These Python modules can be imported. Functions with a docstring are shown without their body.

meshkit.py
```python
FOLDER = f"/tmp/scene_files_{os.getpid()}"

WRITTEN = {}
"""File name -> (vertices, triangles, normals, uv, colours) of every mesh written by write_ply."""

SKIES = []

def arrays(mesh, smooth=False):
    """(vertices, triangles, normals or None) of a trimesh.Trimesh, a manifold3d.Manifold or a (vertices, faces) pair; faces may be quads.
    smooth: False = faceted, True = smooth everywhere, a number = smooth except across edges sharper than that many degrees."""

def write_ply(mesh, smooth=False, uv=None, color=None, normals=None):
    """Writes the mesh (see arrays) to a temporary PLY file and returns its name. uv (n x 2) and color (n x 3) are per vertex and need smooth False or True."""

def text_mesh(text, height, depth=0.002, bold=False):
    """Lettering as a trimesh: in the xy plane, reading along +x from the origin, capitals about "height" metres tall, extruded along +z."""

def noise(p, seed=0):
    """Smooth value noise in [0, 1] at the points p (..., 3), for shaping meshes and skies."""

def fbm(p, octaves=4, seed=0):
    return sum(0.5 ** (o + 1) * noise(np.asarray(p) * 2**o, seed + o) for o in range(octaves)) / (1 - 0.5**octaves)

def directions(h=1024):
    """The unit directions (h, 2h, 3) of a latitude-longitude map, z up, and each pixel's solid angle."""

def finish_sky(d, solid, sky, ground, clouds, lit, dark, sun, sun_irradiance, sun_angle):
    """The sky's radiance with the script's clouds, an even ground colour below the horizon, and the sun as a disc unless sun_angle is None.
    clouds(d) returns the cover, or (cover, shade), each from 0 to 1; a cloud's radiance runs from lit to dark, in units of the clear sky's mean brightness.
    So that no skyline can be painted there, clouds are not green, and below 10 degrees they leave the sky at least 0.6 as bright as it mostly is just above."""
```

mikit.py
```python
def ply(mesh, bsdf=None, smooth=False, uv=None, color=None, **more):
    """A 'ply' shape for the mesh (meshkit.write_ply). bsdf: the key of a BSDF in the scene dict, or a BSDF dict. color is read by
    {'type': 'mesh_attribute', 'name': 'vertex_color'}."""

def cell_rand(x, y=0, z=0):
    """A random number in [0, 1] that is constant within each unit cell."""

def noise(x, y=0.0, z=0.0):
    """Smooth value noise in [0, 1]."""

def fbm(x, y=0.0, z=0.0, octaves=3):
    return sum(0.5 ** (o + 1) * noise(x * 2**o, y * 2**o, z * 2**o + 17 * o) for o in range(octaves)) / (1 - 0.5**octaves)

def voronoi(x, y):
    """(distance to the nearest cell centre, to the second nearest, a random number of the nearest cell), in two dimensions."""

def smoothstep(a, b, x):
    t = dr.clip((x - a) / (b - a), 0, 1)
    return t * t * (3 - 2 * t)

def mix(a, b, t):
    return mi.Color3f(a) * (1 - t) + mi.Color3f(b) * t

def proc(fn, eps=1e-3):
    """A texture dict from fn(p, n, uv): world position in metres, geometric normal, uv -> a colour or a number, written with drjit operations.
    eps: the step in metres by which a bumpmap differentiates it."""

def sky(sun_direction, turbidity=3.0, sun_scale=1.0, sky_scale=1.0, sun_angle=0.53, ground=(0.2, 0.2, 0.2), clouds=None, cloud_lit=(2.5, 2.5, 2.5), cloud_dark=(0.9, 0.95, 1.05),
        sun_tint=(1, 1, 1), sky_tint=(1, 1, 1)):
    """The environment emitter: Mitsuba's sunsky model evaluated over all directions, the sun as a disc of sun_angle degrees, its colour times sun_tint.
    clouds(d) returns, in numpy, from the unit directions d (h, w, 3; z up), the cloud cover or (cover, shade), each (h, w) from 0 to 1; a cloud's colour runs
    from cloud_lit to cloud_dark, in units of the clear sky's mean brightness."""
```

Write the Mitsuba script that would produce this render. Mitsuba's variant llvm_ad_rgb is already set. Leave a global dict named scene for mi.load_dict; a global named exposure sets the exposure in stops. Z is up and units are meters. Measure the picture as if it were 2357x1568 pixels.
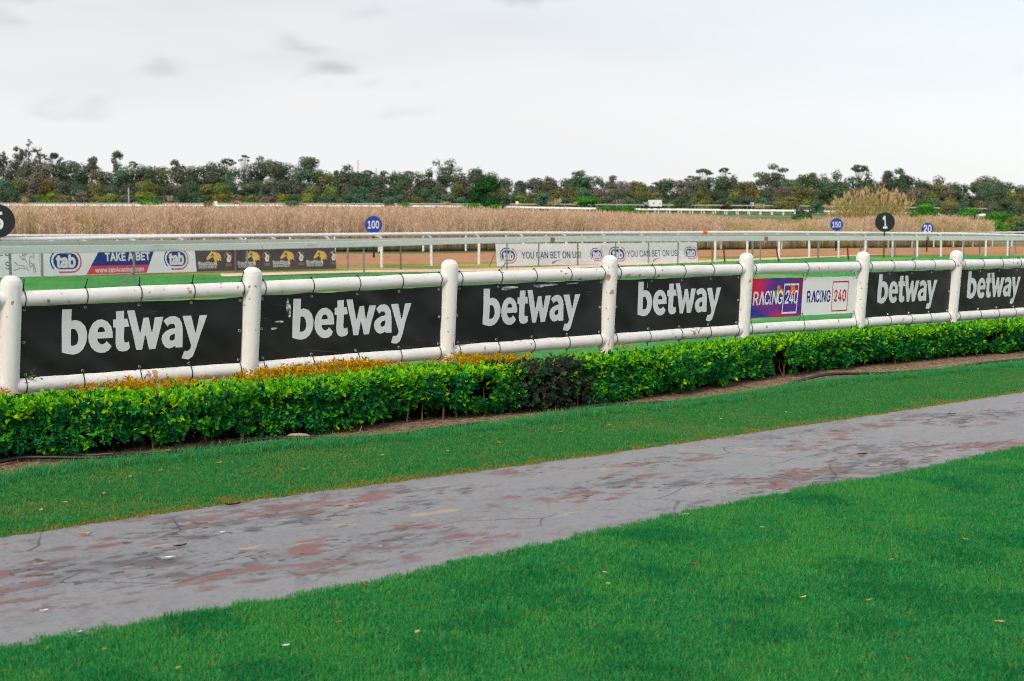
import math, random
import numpy as np, trimesh, drjit as dr, mitsuba as mi
import shapely, shapely.geometry as sg, shapely.ops, shapely.affinity as sa
import mikit, meshkit
from mikit import proc, fbm, noise, voronoi, smoothstep, mix

T4 = mi.ScalarTransform4f
R = np.random.default_rng(7)
random.seed(7)
scene, labels = {}, {}

# ------------------------------------------------------------------ camera, sky, exposure
CAM_H, F, CX, CY = 1.65, 3290.0, 1178.5, 784.0           # focal length and centre in units of a 2357 x 1568 frame
PITCH = math.atan(322 / F)
_c, _s = math.cos(PITCH), math.sin(PITCH)
scene['camera'] = {
    'type': 'thinlens', 'fov': 2 * math.degrees(math.atan(CX / F)), 'fov_axis': 'x',
    'aperture_radius': 0.0060, 'focus_distance': 11.3, 'near_clip': 0.1, 'far_clip': 9000.0,
    'to_world': T4().look_at(origin=[0, 0, CAM_H], target=[0, _c, CAM_H - _s], up=[0, 0, 1])}

def clouds(d):
    az, el = np.arctan2(d[..., 0], d[..., 1]), np.arcsin(np.clip(d[..., 2], 0, 1))
    wob = meshkit.fbm(np.stack([az * 32, el * 70, az * 0], -1), 4, seed=4) - 0.5
    wob2 = meshkit.fbm(np.stack([az * 32, el * 70, az * 0 + 9], -1), 4, seed=6) - 0.5
    thin = sum(np.clip(np.clip((az + 0.02) / 0.5 + (el - 0.06) / 0.16, -2, 1.6), 0, 1.6) for _ in (0,))      # the veil thins out towards the upper right
    soft = meshkit.fbm(np.stack([az * 2.0, el * 5.0, az * 0 + 2], -1), 3, seed=8)
    cover = np.clip(1.0 - 0.34 * thin * np.clip(0.6 + 0.8 * (soft - 0.3), 0, 1), 0, 1)
    shade = 0.07 + 0.42 * np.clip((el - 0.06) / 0.11, 0, 1) * np.clip(0.70 - az * 1.3, 0.1, 1) * np.clip(soft * 1.6 - 0.1, 0.2, 1)
    lay = meshkit.fbm(np.stack([az * 3.5, el * 26.0, az * 0 + 5], -1), 4, seed=12)
    shade = shade + 0.26 * np.clip((lay - 0.46) * 3.0, 0, 1) * np.clip((el - 0.045) / 0.05, 0, 1) * np.clip(0.8 - az, 0.3, 1)
    # small grey clouds that drift below the veil, and more of their kind all round
    for a0, e0, wa, we, k in ((-0.123, 0.0860, 0.030, 0.0075, .55), (-0.150, 0.105, 0.024, 0.0035, .33), (-0.243, 0.087, 0.014, 0.006, .30), (0.025, 0.143, 0.026, 0.007, .5), (-0.352, 0.120, 0.028, 0.010, .42), (-0.356, 0.103, 0.020, 0.008, .38), (0.355, 0.082, 0.020, 0.007, .35),
                              (-0.308, 0.058, 0.014, 0.005, .22), (-0.278, 0.058, 0.018, 0.005, .22), (-0.07, 0.060, 0.020, 0.004, .18), (-0.31, 0.135, 0.03, 0.006, .3), (-0.1, 0.124, 0.015, 0.004, .2), (0.62, 0.11, 0.05, 0.012, .4), (-0.7, 0.1, 0.06, 0.012, .4), (1.2, 0.2, 0.08, 0.02, .4), (-1.3, 0.22, 0.09, 0.02, .4), (2.2, 0.15, 0.08, 0.02, .4), (-2.4, 0.18, 0.08, 0.02, .4)):
        u, v = (az - a0) / wa + wob * 2.4, (el - e0) / (we * 1.25) + wob2 * 2.6
        r = np.sqrt(u * u + np.where(v < 0, (v * 1.9) ** 2, (v * 0.8) ** 2))
        shade = np.maximum(shade, shade + 1.15 * k * np.clip(1.35 - r, 0, 1) ** 1.2)
    return cover, np.clip(shade, 0, 1)

scene['sky'] = mikit.sky((-0.38, -0.80, 0.72), turbidity=3.0, sun_scale=0.30, sun_angle=26.0, clouds=clouds,
                         sun_tint=(0.92, 0.985, 1.09), sky_tint=(1.34, 1.06, 0.92), cloud_lit=(1.78, 1.785, 1.79), cloud_dark=(1.06, 1.10, 1.20), ground=(0.10, 0.14, 0.07))
labels['sky'] = {'kind': 'structure'}
exposure = 2.60

# ------------------------------------------------------------------ helpers
def lin(r, g, b):
    c = np.array([r, g, b]) / 255.0
    return np.where(c <= 0.04045, c / 12.92, ((c + 0.055) / 1.055) ** 2.4)

def at(d, y, Y):
    """The point at the distance Y along the view, by its place in the 2357 x 1568 survey frame."""
    a, b = (d - CX) / F, -(y - CY) / F
    r = np.array([a, _c + _s * b, -_s + _c * b])
    return np.array([0, 0, CAM_H]) + r * (Y / r[1])

def sstep(a, b, x):
    t = np.clip((np.asarray(x, float) - a) / (b - a), 0, 1)
    return t * t * (3 - 2 * t)

FENCE_O, FENCE_D = np.array([-3.453, 9.831]), np.array([0.791, 0.612])
FENCE_N = np.array([0.612, -0.791])                       # towards the viewer

def ground(x, y):
    x, y = np.asarray(x, float), np.asarray(y, float)
    near = -0.024 - 0.007 * np.clip(x, -12, 12)
    t = sstep(95, 220, y)
    far = -0.58 + (-0.0178 * (1 - t) - 0.008 * t) * np.clip(x, -220, 220) - 0.0022 * np.minimum(y, 100) * (1 - t)
    s = -((x - FENCE_O[0]) * FENCE_N[0] + (y - FENCE_O[1]) * FENCE_N[1])
    w = sstep(0.8, 12.0, s)
    return near * (1 - w) + far * w

def gnd(d, y):
    """Where the ground lies at a place of the survey frame."""
    a, b = (d - CX) / F, -(y - CY) / F
    r = np.array([a, _c + _s * b, -_s + _c * b])
    lo, hi = 2.0, 420.0
    Ys = np.linspace(lo, hi, 4000)
    p = np.array([0, 0, CAM_H]) + r * (Ys / r[1])[:, None]
    h = p[:, 2] - ground(p[:, 0], p[:, 1])
    i = int(np.argmax(h < 0)) if (h < 0).any() else len(Ys) - 1
    i = max(i, 1)
    t = h[i - 1] / max(h[i - 1] - h[i], 1e-9)
    q = p[i - 1] + (p[i] - p[i - 1]) * min(max(t, 0), 1)
    return q

def project(p):
    v = np.asarray(p, float) - [0, 0, CAM_H]
    fwd = v[..., 1] * _c - v[..., 2] * _s
    upv = v[..., 1] * _s + v[..., 2] * _c
    return CX + F * v[..., 0] / fwd, CY - F * upv / fwd, fwd

used = {}
def numbered(name):
    n = used.get(name, 0)
    used[name] = n + 1
    return name if n == 0 else f'{name}_{n:03d}'

def put(name, mesh, bsdf, parent=None, smooth=False, color=None, tw=None):
    key = numbered(f'{parent}__{name}' if parent else name)
    d = mikit.ply(mesh, bsdf, smooth=smooth, color=color)
    if tw is not None:
        d['to_world'] = tw
    scene[key] = d
    return key

def thing(name, label, cat, group=None):
    key = numbered(name)
    labels[key] = {'label': label, 'category': cat}
    if group:
        labels[key]['group'] = group
    return key

def tag(key, label, cat, group=None, kind=None):
    labels[key] = {'label': label, 'category': cat}
    if group: labels[key]['group'] = group
    if kind: labels[key]['kind'] = kind

class MB:
    def __init__(self):
        self.v, self.f, self.c, self.n = [], [], [], 0
    def add(self, v, f, col=None):
        v = np.asarray(v, float).reshape(-1, 3); f = np.asarray(f, int)
        if f.shape[1] == 4:
            f = np.vstack([f[:, [0, 1, 2]], f[:, [0, 2, 3]]])
        self.v.append(v); self.f.append(f + self.n); self.n += len(v)
        if col is not None:
            c = np.asarray(col, float)
            self.c.append(np.broadcast_to(c, (len(v), 3)) if c.ndim == 1 else c)
        return self
    def mesh(self):
        return np.vstack(self.v), np.vstack(self.f)
    def colors(self):
        return np.vstack(self.c)

def unit(v):
    v = np.asarray(v, float)
    return v / np.maximum(np.linalg.norm(v, axis=-1, keepdims=True), 1e-9)

def tube(path, r, n=8, caps=True):
    p = np.asarray(path, float); m = len(p)
    r = np.broadcast_to(np.asarray(r, float), (m,))
    t = unit(np.gradient(p, axis=0))
    ref = np.array([0, 0, 1.0]) if abs(t[0, 2]) < 0.9 else np.array([1.0, 0, 0])
    u = unit(np.cross(t[0], ref)); us = []
    for k in range(m):
        u = unit(u - t[k] * np.dot(u, t[k])); us.append(u)
    us = np.array(us); ws = np.cross(t, us)
    a = np.arange(n) * 2 * np.pi / n
    ring = p[:, None] + r[:, None, None] * (np.cos(a)[None, :, None] * us[:, None] + np.sin(a)[None, :, None] * ws[:, None])
    v = ring.reshape(-1, 3); f = []
    for k in range(m - 1):
        i = np.arange(n); j = (i + 1) % n
        f.append(np.stack([k * n + i, k * n + j, (k + 1) * n + j, (k + 1) * n + i], 1))
    f = np.vstack(f); f = np.vstack([f[:, [0, 1, 2]], f[:, [0, 2, 3]]])
    if caps:
        v = np.vstack([v, p[:1], p[-1:]])
        i = np.arange(n); j = (i + 1) % n
        f = np.vstack([f, np.stack([j, i, i * 0 + m * n], 1), np.stack([(m - 1) * n + i, (m - 1) * n + j, i * 0 + m * n + 1], 1)])
    return v, f

def box_between(a, b, w, h, up=(0, 0, 1)):
    """A bar from a to b: w across, h along up."""
    a, b = np.asarray(a, float), np.asarray(b, float)
    t = unit(b - a); s = unit(np.cross(t, up)); q = np.cross(s, t)
    v = [e + s * sx * w / 2 + q * sz * h / 2 for e in (a, b) for sx in (-1, 1) for sz in (-1, 1)]
    f = [[0, 1, 3, 2], [4, 6, 7, 5], [0, 4, 5, 1], [2, 3, 7, 6], [0, 2, 6, 4], [1, 5, 7, 3]]
    return np.array(v), np.array(f)

def swept_box(path, w, h):
    """A rectangular rail whose top edge follows the path."""
    p = np.asarray(path, float); m = len(p)
    t = unit(np.gradient(p, axis=0)); s = unit(np.cross(t, [0, 0, 1.0])); e = min(w, h) * 0.12
    prof = [(-w / 2 + e, 0), (w / 2 - e, 0), (w / 2, -e), (w / 2, -h + e), (w / 2 - e, -h), (-w / 2 + e, -h), (-w / 2, -h + e), (-w / 2, -e)]
    n = len(prof)
    v = np.array([p[k] + s[k] * a + np.array([0, 0, b]) for k in range(m) for a, b in prof])
    f = [[k * n + i, k * n + (i + 1) % n, (k + 1) * n + (i + 1) % n, (k + 1) * n + i] for k in range(m - 1) for i in range(n)]
    f = [[q[0], q[1], q[2]] for q in f] + [[q[0], q[2], q[3]] for q in f]
    for b0, flip in ((0, 1), ((m - 1) * n, 0)):
        for i in range(1, n - 1):
            f.append([b0, b0 + i + 1, b0 + i] if flip else [b0, b0 + i, b0 + i + 1])
    return v, np.array(f)

def cards(c, nrm, axis, w, h, fold=0.0):
    """Leaves: folded diamonds at c with the midrib along axis; w, h per leaf."""
    c, nrm, axis = (np.asarray(x, float) for x in (c, nrm, axis))
    axis = unit(axis); t = unit(np.cross(axis, nrm)); nn = np.cross(t, axis)
    w = np.broadcast_to(w, (len(c),))[:, None]; h = np.broadcast_to(h, (len(c),))[:, None]
    mid = c + axis * h * 0.05
    v = np.stack([c - axis * h / 2, mid + t * w / 2 + nn * w * fold, c + axis * h / 2, mid - t * w / 2 + nn * w * fold], 1).reshape(-1, 3)
    b = np.arange(len(c)) * 4
    f = np.vstack([np.stack([b, b + 1, b + 2], 1), np.stack([b, b + 2, b + 3], 1)])
    return v, f

def rdir(n):
    return unit(R.normal(size=(n, 3)))

def poly_sheet(loop_pts, step, off, name, bsdf):
    """A sheet over a polygon of ground points, following the ground."""
    pg = sg.Polygon([(p[0], p[1]) for p in loop_pts]).buffer(0)
    x0, y0, x1, y1 = pg.bounds
    xs, ys = np.meshgrid(np.arange(x0 - step, x1 + step, step), np.arange(y0 - step, y1 + step, step))
    inner = np.stack([xs.ravel(), ys.ravel()], 1)
    inner = inner[shapely.contains_xy(pg.buffer(-step * 0.4), inner[:, 0], inner[:, 1])]
    edge = []
    for ring in [pg.exterior] if pg.geom_type == 'Polygon' else [g.exterior for g in pg.geoms]:
        L = ring.length; k = max(int(L / (step * 0.6)), 12)
        edge.append(np.array([ring.interpolate(i * L / k).coords[0] for i in range(k)]))
    pts = np.vstack([inner] + edge)
    from scipy.spatial import Delaunay
    tri = Delaunay(pts).simplices
    cen = pts[tri].mean(1)
    tri = tri[shapely.contains_xy(pg, cen[:, 0], cen[:, 1])]
    a, b, c = pts[tri[:, 0]], pts[tri[:, 1]], pts[tri[:, 2]]
    cr = (b[:, 0] - a[:, 0]) * (c[:, 1] - a[:, 1]) - (b[:, 1] - a[:, 1]) * (c[:, 0] - a[:, 0])
    tri[cr < 0] = tri[cr < 0][:, ::-1]
    v = np.column_stack([pts, ground(pts[:, 0], pts[:, 1]) + off])
    key = put(name, (v, tri), bsdf, smooth=True)
    labels[key] = {'kind': 'structure'}
    return pg

def smooth_line(pts, n):
    p = np.asarray(pts, float)
    t = np.concatenate([[0], np.cumsum(np.linalg.norm(np.diff(p[:, :2], axis=0), axis=1))])
    from scipy.interpolate import PchipInterpolator
    u = np.linspace(0, t[-1], n)
    return np.stack([PchipInterpolator(t, p[:, k])(u) for k in range(p.shape[1])], 1)

def extend(p, a, b):
    p = np.asarray(p, float)
    return np.vstack([p[0] - unit(p[1] - p[0]) * a, p, p[-1] + unit(p[-1] - p[-2]) * b])

# ------------------------------------------------------------------ materials
def mat(name, d):
    scene[name] = d
    return name

def pr(color, rough=0.6, **k):
    if not isinstance(color, dict):
        color = {'type': 'rgb', 'value': [float(x) for x in color]}
    return {'type': 'principled', 'base_color': color, 'roughness': rough, **k}

def two(b):
    return {'type': 'twosided', 'bsdf': b}

VC = {'type': 'mesh_attribute', 'name': 'vertex_color'}
mat('m_leaf', {'type': 'principledthin', 'base_color': VC, 'roughness': 0.33, 'diff_trans': 0.6, 'spec_trans': 0.0, 'eta': 1.33})
mat('m_grass', {'type': 'principledthin', 'base_color': VC, 'roughness': 0.5, 'diff_trans': 0.9, 'spec_trans': 0.0, 'eta': 1.25})
mat('m_dull_leaf', {'type': 'principledthin', 'base_color': VC, 'roughness': 0.8, 'diff_trans': 0.5, 'spec_trans': 0.0, 'eta': 1.2})
mat('m_vc', two({'type': 'diffuse', 'reflectance': VC}))

def white_paint(p, n, uv):
    base = mi.Color3f(0.80, 0.80, 0.79)
    grime = fbm(p.x * 9, p.y * 9, p.z * 3, 3)
    base = mix(base, (0.62, 0.63, 0.60), smoothstep(0.55, 0.8, grime) * 0.35)
    big = fbm(p.x * 2.3 + 5, p.y * 2.3, p.z * 2.3 + 9, 2)
    chip = fbm(p.x * 26, p.y * 26, p.z * 21 + 3, 3)
    m = smoothstep(0.732, 0.745, chip * 0.72 + big * 0.33)
    rim = smoothstep(0.715, 0.732, chip * 0.72 + big * 0.33)
    base = mix(base, (0.30, 0.28, 0.26), rim * (1 - m) * 0.7)
    wood = mix((0.42, 0.19, 0.11), (0.55, 0.34, 0.24), noise(p.x * 70, p.y * 70, p.z * 15))
    base = mix(base, wood, m)
    speck = noise(p.x * 75, p.y * 75, p.z * 38)
    return mix(base, (0.12, 0.12, 0.12), smoothstep(0.90, 0.93, speck) * smoothstep(0.5, 0.6, noise(p.x * 7, p.y * 7, p.z * 7)) * 0.8)
mat('m_white_paint', two({'type': 'bumpmap', 'arbitrary': proc(lambda p, n, uv: fbm(p.x * 22, p.y * 22, p.z * 12, 3), 2e-3), 'scale': 0.004,
     'bsdf': pr(proc(white_paint), 0.42, specular=0.4)}))

def vinyl(p, n, uv):
    s = fbm(p.x * 5, p.y * 5, p.z * 5, 3)
    c = mix((0.0065, 0.0075, 0.0095), (0.014, 0.016, 0.017), smoothstep(0.35, 0.7, s))
    scr = noise(p.x * 9 + p.z * 30, p.y * 9, p.z * 140 + p.x * 22)
    mk = smoothstep(0.6, 0.72, fbm(p.x * 3.1 + 8, p.y * 3.1, p.z * 5, 2))
    return mix(c, (0.10, 0.105, 0.11), smoothstep(0.80, 0.9, scr) * mk * 0.7)
mat('m_vinyl', two(pr(proc(vinyl), 0.38, specular=0.45)))
mat('m_silver_print', two(pr((0.66, 0.69, 0.74), 0.45, specular=0.35)))
mat('m_scuff', two(pr(proc(lambda p, n, uv: mix((0.16, 0.18, 0.2), (0.62, 0.66, 0.7), smoothstep(0.4, 0.65, fbm(p.x * 30, p.y * 30, p.z * 60, 3)))), 0.6)))
mat('m_white_print', two(pr((0.76, 0.77, 0.80), 0.5, specular=0.3)))
mat('m_white_board', two(pr(proc(lambda p, n, uv: mix((0.79, 0.80, 0.83), (0.86, 0.86, 0.88), fbm(p.x * 2, p.y * 2, p.z * 3, 2))), 0.55)))
mat('m_blue_print', two(pr((0.012, 0.028, 0.22), 0.5)))
mat('m_navy_print', two(pr((0.030, 0.040, 0.16), 0.5)))
mat('m_royal', two(pr((0.004, 0.045, 0.36), 0.42)))
mat('m_red_print', two(pr((0.66, 0.05, 0.10), 0.5)))
mat('m_crimson', two(pr((0.48, 0.004, 0.035), 0.5)))
mat('m_deep_blue', two(pr((0.006, 0.006, 0.22), 0.5)))
mat('m_gold', two(pr((0.80, 0.52, 0.12), 0.5)))
mat('m_copper', two(pr((0.32, 0.17, 0.09), 0.6)))
mat('m_orange', two(pr((0.85, 0.16, 0.03), 0.5)))
mat('m_teal_print', two(pr((0.08, 0.32, 0.24), 0.5)))
mat('m_brown_board', two(pr(proc(lambda p, n, uv: mix((0.062, 0.044, 0.047), (0.105, 0.08, 0.085), fbm(p.x * 3, p.y * 3, p.z * 4, 3))), 0.5)))
mat('m_ink', two(pr((0.06, 0.065, 0.065), 0.6)))
mat('m_black', two(pr((0.008, 0.009, 0.011), 0.35)))
mat('m_sign_black', two(pr((0.006, 0.008, 0.016), 0.4)))
mat('m_tie', two(pr((0.006, 0.006, 0.007), 0.35)))
mat('m_steel', two(pr((0.72, 0.72, 0.68), 0.32, metallic=0.85)))
mat('m_hose', two(pr((0.010, 0.010, 0.011), 0.42, specular=0.5)))
mat('m_plastic_white', two(pr(proc(lambda p, n, uv: mix((0.78, 0.78, 0.78), (0.86, 0.86, 0.86), fbm(p.x * 2, p.y * 2, p.z * 6, 2))), 0.4)))
def alu(p, n, uv):
    g = fbm(p.x * 0.9, p.y * 0.9, p.z * 34, 3)
    c = mix((0.62, 0.63, 0.63), (0.78, 0.78, 0.79), g)
    return mix(c, (0.42, 0.43, 0.42), smoothstep(0.62, 0.8, fbm(p.x * 1.7, p.y * 1.7, p.z * 9, 3)) * 0.5)
mat('m_alu', two(pr(proc(alu), 0.5, metallic=0.15)))
mat('m_alu_dark', two(pr(proc(lambda p, n, uv: mix((0.38, 0.41, 0.37), (0.52, 0.54, 0.50), fbm(p.x * 0.7, p.y * 0.7, p.z * 30, 3))), 0.6)))
mat('m_post_grey', two(pr(proc(lambda p, n, uv: mix((0.10, 0.13, 0.13), (0.24, 0.27, 0.27), fbm(p.x * 5, p.y * 5, p.z * 6, 3))), 0.55)))
mat('m_post_brown', two(pr((0.14, 0.12, 0.085), 0.8)))
mat('m_stake', two(pr((0.045, 0.022, 0.013), 0.85)))
mat('m_joint', two(pr((0.26, 0.17, 0.09), 0.7)))
mat('m_stem', two(pr(proc(lambda p, n, uv: mix((0.13, 0.075, 0.035), (0.32, 0.21, 0.11), noise(p.x * 40, p.y * 40, p.z * 20))), 0.8)))
mat('m_bark', two(pr(proc(lambda p, n, uv: mix((0.10, 0.085, 0.07), (0.24, 0.21, 0.18), fbm(p.x * 1.5, p.y * 1.5, p.z * 0.6, 2))), 0.9)))
mat('m_rock', two(pr(proc(lambda p, n, uv: mix((0.30, 0.17, 0.13), (0.42, 0.35, 0.30), fbm(p.x * 25, p.y * 25, p.z * 25, 3))), 0.9)))
mat('m_olive_post', two(pr((0.075, 0.085, 0.02), 0.8)))
mat('m_pale_post', two(pr((0.45, 0.46, 0.42), 0.7)))
mat('m_truck_green', two(pr((0.22, 0.36, 0.29), 0.6)))
mat('m_dark_rubber', two(pr((0.02, 0.018, 0.018), 0.8)))
mat('m_window', two(pr((0.10, 0.11, 0.2), 0.2)))

# the worn painted path
PU = unit(np.array([0.80, 0.60]))
def path_uv(p):
    return p.x * PU[0] + p.y * PU[1], -p.x * PU[1] + p.y * PU[0]
PATH_MID = [0.0]
def path_col(p, n, uv):
    u, v = path_uv(p)
    grain = fbm(p.x * 55, p.y * 55, 0.0, 3)
    c = mix((0.215, 0.215, 0.225), (0.262, 0.261, 0.270), fbm(u * 0.9, v * 3.5, 1.0, 3))
    c = mix(c, (0.15, 0.15, 0.16), smoothstep(0.45, 0.72, grain) * 0.40)
    mid = smoothstep(1.05, 0.45, dr.abs(v - PATH_MID[0] + 0.12 * (noise(u * 1.3, 2.0) - 0.5)))        # the trodden middle, where the paint is worn off
    wear = fbm(u * 1.3 + 3, v * 2.4, 5.0, 4)
    blotch = fbm(u * 2.2 + 13, v * 4.4, 15.0, 4)
    fine = fbm(u * 9.0 + 1, v * 17.0, 25.0, 4)
    c = mix(c, (0.135, 0.132, 0.14), smoothstep(0.46, 0.62, wear * 0.55 + fine * 0.45) * mid * 0.6)
    c = mix(c, (0.085, 0.082, 0.086), smoothstep(0.57, 0.66, wear * 0.45 + fine * 0.55) * mid * 0.7)
    red = smoothstep(0.50, 0.64, blotch * 0.60 + fine * 0.40) * mid * smoothstep(0.36, 0.5, wear)
    redc = mix((0.155, 0.10, 0.10), (0.30, 0.125, 0.105), fbm(u * 9, v * 16, 4.0, 3))
    c = mix(c, redc, red * smoothstep(0.38, 0.62, fine) * 0.8)
    tan = smoothstep(0.74, 0.80, fbm(u * 3.3 + 31, v * 7.0, 45.0, 4)) * mid
    c = mix(c, (0.42, 0.31, 0.23), tan * smoothstep(0.4, 0.55, fine) * 0.7)
    a, b, k = voronoi(u * 1.3 + 0.07 * noise(u * 9, v * 9), v * 2.0 + 0.07 * noise(u * 9 + 9, v * 9))
    crack = smoothstep(0.024, 0.008, b - a) * smoothstep(0.54, 0.62, noise(u * 1.6 + 7, v * 2.2 + 3)) * mid
    c = mix(c, (0.04, 0.039, 0.04), crack * 0.65)
    pit = smoothstep(0.80, 0.84, noise(u * 22, v * 48, 8.0)) * smoothstep(0.42, 0.55, wear) * mid
    return mix(c, (0.045, 0.043, 0.045), pit * 0.75)
mat('m_path', two({'type': 'bumpmap', 'arbitrary': proc(lambda p, n, uv: fbm(p.x * 14, p.y * 14, 3.0, 4), 3e-3), 'scale': 0.006, 'bsdf': pr(proc(path_col), 0.62, specular=0.35)}))
def soil_col(p, n, uv):
    c = mix((0.10, 0.058, 0.036), (0.25, 0.165, 0.115), fbm(p.x * 16, p.y * 16, 0.0, 4))
    c = mix(c, (0.34, 0.25, 0.17), smoothstep(0.66, 0.74, noise(p.x * 60, p.y * 60)) * 0.7)
    return mix(c, (0.05, 0.03, 0.02), smoothstep(0.7, 0.8, noise(p.x * 42 + 9, p.y * 42)) * 0.6)
mat('m_soil', two({'type': 'bumpmap', 'arbitrary': proc(lambda p, n, uv: fbm(p.x * 30, p.y * 30, 0.0, 3), 2e-3), 'scale': 0.02, 'bsdf': pr(proc(soil_col), 0.95)}))
mat('m_turf', two(pr(proc(lambda p, n, uv: mix((0.010, 0.070, 0.020), (0.028, 0.12, 0.034), fbm(p.x * 25, p.y * 25, 0.0, 3))), 0.95)))
def back_lawn(p, n, uv):
    c = mix((0.016, 0.135, 0.030), (0.055, 0.235, 0.040), fbm(p.x * 1.3, p.y * 0.7, 0.0, 4))
    c = mix(c, (0.14, 0.30, 0.05), smoothstep(0.5, 0.7, fbm(p.x * 0.35, p.y * 0.3, 3.0, 3)) * 0.55)
    return mix(c, (0.014, 0.085, 0.025), smoothstep(0.45, 0.75, noise(p.x * 14, p.y * 5)) * 0.45)
mat('m_back_lawn', two(pr(proc(back_lawn), 0.95)))
mat('m_rough_grass', two(pr(proc(lambda p, n, uv: mix(mix((0.20, 0.19, 0.035), (0.30, 0.24, 0.09), fbm(p.x * 0.5, p.y * 0.9, 0.0, 3)), (0.10, 0.16, 0.03), smoothstep(0.45, 0.65, fbm(p.x * 0.3 + 4, p.y * 0.5, 2.0, 3)))), 0.95)))
mat('m_sand', two(pr(proc(lambda p, n, uv: mix((0.42, 0.31, 0.22), (0.56, 0.43, 0.32), fbm(p.x * 0.8, p.y * 1.5, 0.0, 3))), 0.95)))
def dirt_col(p, n, uv):
    c = mix((0.24, 0.118, 0.055), (0.32, 0.172, 0.09), fbm(p.x * 0.35, p.y * 1.4, 0.0, 3))
    return mix(c, (0.22, 0.09, 0.04), smoothstep(0.62, 0.75, noise(p.x * 3.0, p.y * 3.0)) * 0.5)
mat('m_dirt', two(pr(proc(dirt_col), 0.95)))
def base_col(p, n, uv):
    c = mix((0.10, 0.085, 0.045), (0.16, 0.14, 0.07), fbm(p.x * 0.4, p.y * 0.4, 0.0, 3))
    return mix(c, (0.05, 0.10, 0.03), smoothstep(0.4, 0.6, fbm(p.x * 0.12, p.y * 0.12, 5.0, 3)))
mat('m_base', two(pr(proc(base_col), 0.95)))

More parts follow.
